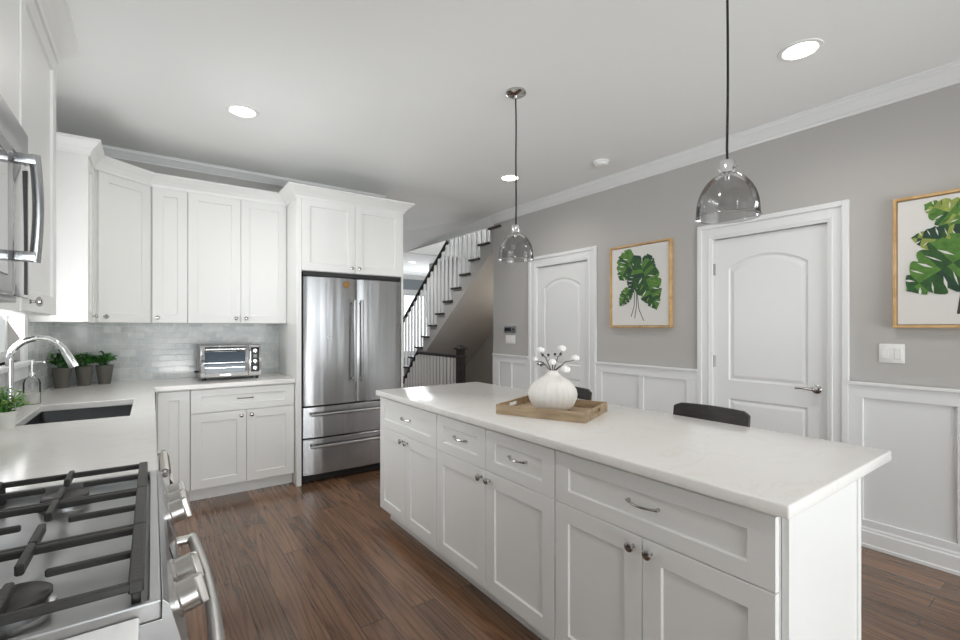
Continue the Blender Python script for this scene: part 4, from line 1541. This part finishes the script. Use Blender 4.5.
def picture(name_label, ya, w, z0, h, leaves, stems_):
    """hangs on the right wall; local x to the viewer's right (-y room), front at local -y"""
    t = thing('framed_print', name_label, 'picture', (XR, ya, z0), -PI / 2, 'leaf prints on the right wall')
    D, f = 0.042, 0.016
    bm = B()
    for (a, b, c, d) in ((0, f, 0, h), (w - f, w, 0, h), (f, w - f, 0, f), (f, w - f, h - f, h)):
        box(bm, a, b, -D, -0.001, c, d, 0.0015, 1)
    obj('frame', bm, 'oak', t)
    bm = B()
    box(bm, f + 0.004, w - f - 0.004, -D + 0.012, -0.004, f + 0.004, h - f - 0.004)
    bm2 = B()
    for i, L in enumerate(leaves):
        (bu, bv, tu, tv, wid, m0, m1, ms) = L
        leaf_shape(bm2, bu * w, (1 - bv) * h, tu * w, (1 - tv) * h, wid * w * 1.12, i + 2, m0, m1, ms, seed=i * 5 + 1)
    for s in stems_:
        stem_line(bm2, [(u * w, (1 - v) * h) for u, v in s[:-1]], s[-1] * w, 1, 3)
    for v in bm2.verts:
        v.co.y += -D + 0.0119
    me = bpy.data.meshes.new('tmp'); bm2.to_mesh(me); bm2.free()
    n0 = len(bm.faces)
    for f_ in bm.faces:
        f_.material_index = 4
    bm.from_mesh(me)
    bpy.data.meshes.remove(me)
    obj('print', bm, ['g1', 'g2', 'g3', 'g4', 'paper', 'g5'], t)


picture('framed green leaf print in pale oak between the two white doors', 2.839, 0.630, 1.350, 0.757, [
    (0.42, 0.13, 0.16, 0.43, 0.24, 1, 0, 4),
    (0.56, 0.24, 0.78, 0.30, 0.16, 0, 5, 1),
    (0.52, 0.30, 0.36, 0.60, 0.19, 5, 0, 4),
    (0.54, 0.27, 0.80, 0.82, 0.24, 0, 1, 2),
    (0.34, 0.55, 0.17, 0.74, 0.115, 1, 0, 2),
], [[(0.43, 0.58), (0.42, 0.75), (0.37, 0.87), 0.006], [(0.46, 0.58), (0.46, 0.75), (0.43, 0.89), 0.006], [(0.47, 0.58), (0.50, 0.78), (0.58, 0.92), 0.006]])
picture('larger looking framed green leaf print cut off by the right edge of the view', 0.781, 0.630, 1.348, 0.757, [
    (0.52, 0.24, 0.20, 0.065, 0.15, 2, 1, 5),
    (0.62, 0.22, 0.86, 0.12, 0.14, 1, 0, 4),
    (0.50, 0.38, 0.11, 0.31, 0.15, 5, 2, 4),
    (0.58, 0.38, 0.90, 0.42, 0.17, 0, 1, 4),
    (0.54, 0.44, 0.075, 0.73, 0.27, 1, 0, 4),
    (0.56, 0.48, 0.84, 0.76, 0.20, 0, 1, 2),
], [[(0.45, 0.60), (0.455, 0.72), (0.43, 0.90), 0.011], [(0.50, 0.60), (0.50, 0.74), (0.52, 0.91), 0.010]])


def switch(name_label, ya, yb, z0, z1, rockers):
    t = thing('light_switch', name_label, 'switch', (XR, ya, z0), -PI / 2)
    w, h = ya - yb, z1 - z0
    bm = B(); box(bm, 0, w, -0.006, -0.0005, 0, h, 0.002, 2); obj('plate', bm, 'white', t, True)
    for k in range(rockers):
        cx_ = w * (k + 0.5) / rockers if rockers > 1 else w / 2
        bm = B(); box(bm, cx_ - 0.0165, cx_ + 0.0165, -0.0095, -0.006, h / 2 - 0.033, h / 2 + 0.033, 0.002, 1); obj('rocker', bm, 'white', t)


switch('white double light switch on the wall below the near leaf print', 0.852, 0.735, 1.138, 1.252, 2)
switch('white light switch just below the small dark thermostat', 4.468, 4.285, 1.150, 1.256, 2)
t = thing('thermostat', 'small dark thermostat on the wall to the left of the far door', 'thermostat', (XR, 4.488, 1.285), -PI / 2)
bm = B(); box(bm, 0, 0.225, -0.018, -0.0005, 0, 0.082, 0.004, 2); obj('housing', bm, 'nickel', t, True)
bm = B(); box(bm, 0.015, 0.135, -0.0195, -0.018, 0.018, 0.066); obj('screen', bm, 'black', t)
bm = B()
for k in range(2):
    box(bm, 0.16 + k * 0.028, 0.178 + k * 0.028, -0.021, -0.018, 0.03, 0.055, 0.002, 1)
obj('button', bm, 'black', t)

# ------------------------------------------------------------------ staircase beyond the right wall
t = thing('staircase', 'staircase rising toward the viewer with dark treads and white balusters', 'stairs', (XR, 7.204, 0))
RUN, RISE, Z0 = 0.229, 0.1801, 0.673
tr = lambda j: (-RUN * j, Z0 + RISE * j)      # (local y, tread top z)
for j in range(-3, 12):
    y, z = tr(j)
    bm = B(); box(bm, -0.03, 1.045, y - 0.120, y + 0.135, z - 0.028, z, 0.006, 2); obj('tread', bm, 'tread', t, True)
    bm = B(); box(bm, 0.012, 1.045, y + 0.098, y + 0.112, max(0, z - RISE), z - 0.029); obj('riser', bm, 'trim', t)
poly = []
for j in range(-3, 12):
    y, z = tr(j)
    poly += [(y + 0.112, max(0.0, z - RISE - 0.029)), (y + 0.112, z - 0.029)]
y, z = tr(11)
poly.append((-2.48, z - 0.029))
lowz = lambda yy: 0.97 - 0.772 * (yy + 7.204 - 6.526)
poly += [(-2.48, lowz(-2.48)), (7.78 - 7.204, max(0.0, lowz(7.78 - 7.204)))]
bm = B(); prism(bm, poly, 'x', 0.0, 0.03); obj('stringer', bm, 'wall', t)
bm = B(); prism(bm, [(-2.55, lowz(-2.55)), (0.57, lowz(0.57)), (0.57, lowz(0.57) + 0.02), (-2.55, lowz(-2.55) + 0.02)], 'x', 0.031, 1.045); obj('soffit', bm, 'wall', t)
hr = lambda yy: 1.50 + (yy + 7.204 - 7.36) * (2.691 - 1.5) / (5.863 - 7.36)
for j in range(-3, 12):
    y, z = tr(j)
    for dy in (0.085, -0.030):
        yy = y + dy
        top = min(hr(yy) - 0.02, 2.655)
        if yy < -2.47:
            continue
        bm = B(); box(bm, 0.004, 0.034, yy - 0.015, yy + 0.015, z - 0.001, top); obj('baluster', bm, 'trim', t)
bm = B()
ya_, yb_ = 0.80, 5.87 - 7.204
tube(bm, [(0.018, ya_, hr(ya_)), (0.018, yb_, min(2.655, hr(yb_)))], 0.030, 10)
obj('handrail', bm, 'rail', t, True)

t = thing('stair_guard', 'lower railing with dark newel post and white balusters under the stairs', 'railing', (3.50, 5.35, 0))
bm = B()
box(bm, -0.05, 0.05, -0.05, 0.05, 0, 0.93, 0.004, 1)
box(bm, -0.062, 0.062, -0.062, 0.062, 0.93, 0.955, 0.006, 2)
box(bm, -0.048, 0.048, -0.048, 0.048, 0.955, 1.045, 0.004, 1)
box(bm, -0.075, 0.075, -0.075, 0.075, 1.045, 1.070, 0.006, 2)
loops(bm, [[(-s_, -s_, z_), (s_, -s_, z_), (s_, s_, z_), (-s_, s_, z_)] for s_, z_ in ((0.06, 1.07), (0.03, 1.095), (0.01, 1.10))])
obj('newel_post', bm, 'rail', t)
GY1, GZT = 1.28, 0.945
slope = -(0.945 - 0.336) / (7.36 - 6.80) * 0.95
bm = B()
tube(bm, [(0, 0.04, GZT), (0, GY1, GZT), (0, GY1 + 0.60, GZT + slope * 0.60)], 0.028, 10)
obj('handrail', bm, 'rail', t, True)
k = 0
yy = 0.13
while yy < GY1 + 0.58:
    top = GZT - 0.015 if yy < GY1 else GZT + slope * (yy - GY1) - 0.015
    bm = B(); box(bm, -0.015, 0.015, yy - 0.015, yy + 0.015, 0, top); obj('baluster', bm, 'trim', t)
    yy += 0.098
# small lamp over the lower stair, out of sight behind the wall end
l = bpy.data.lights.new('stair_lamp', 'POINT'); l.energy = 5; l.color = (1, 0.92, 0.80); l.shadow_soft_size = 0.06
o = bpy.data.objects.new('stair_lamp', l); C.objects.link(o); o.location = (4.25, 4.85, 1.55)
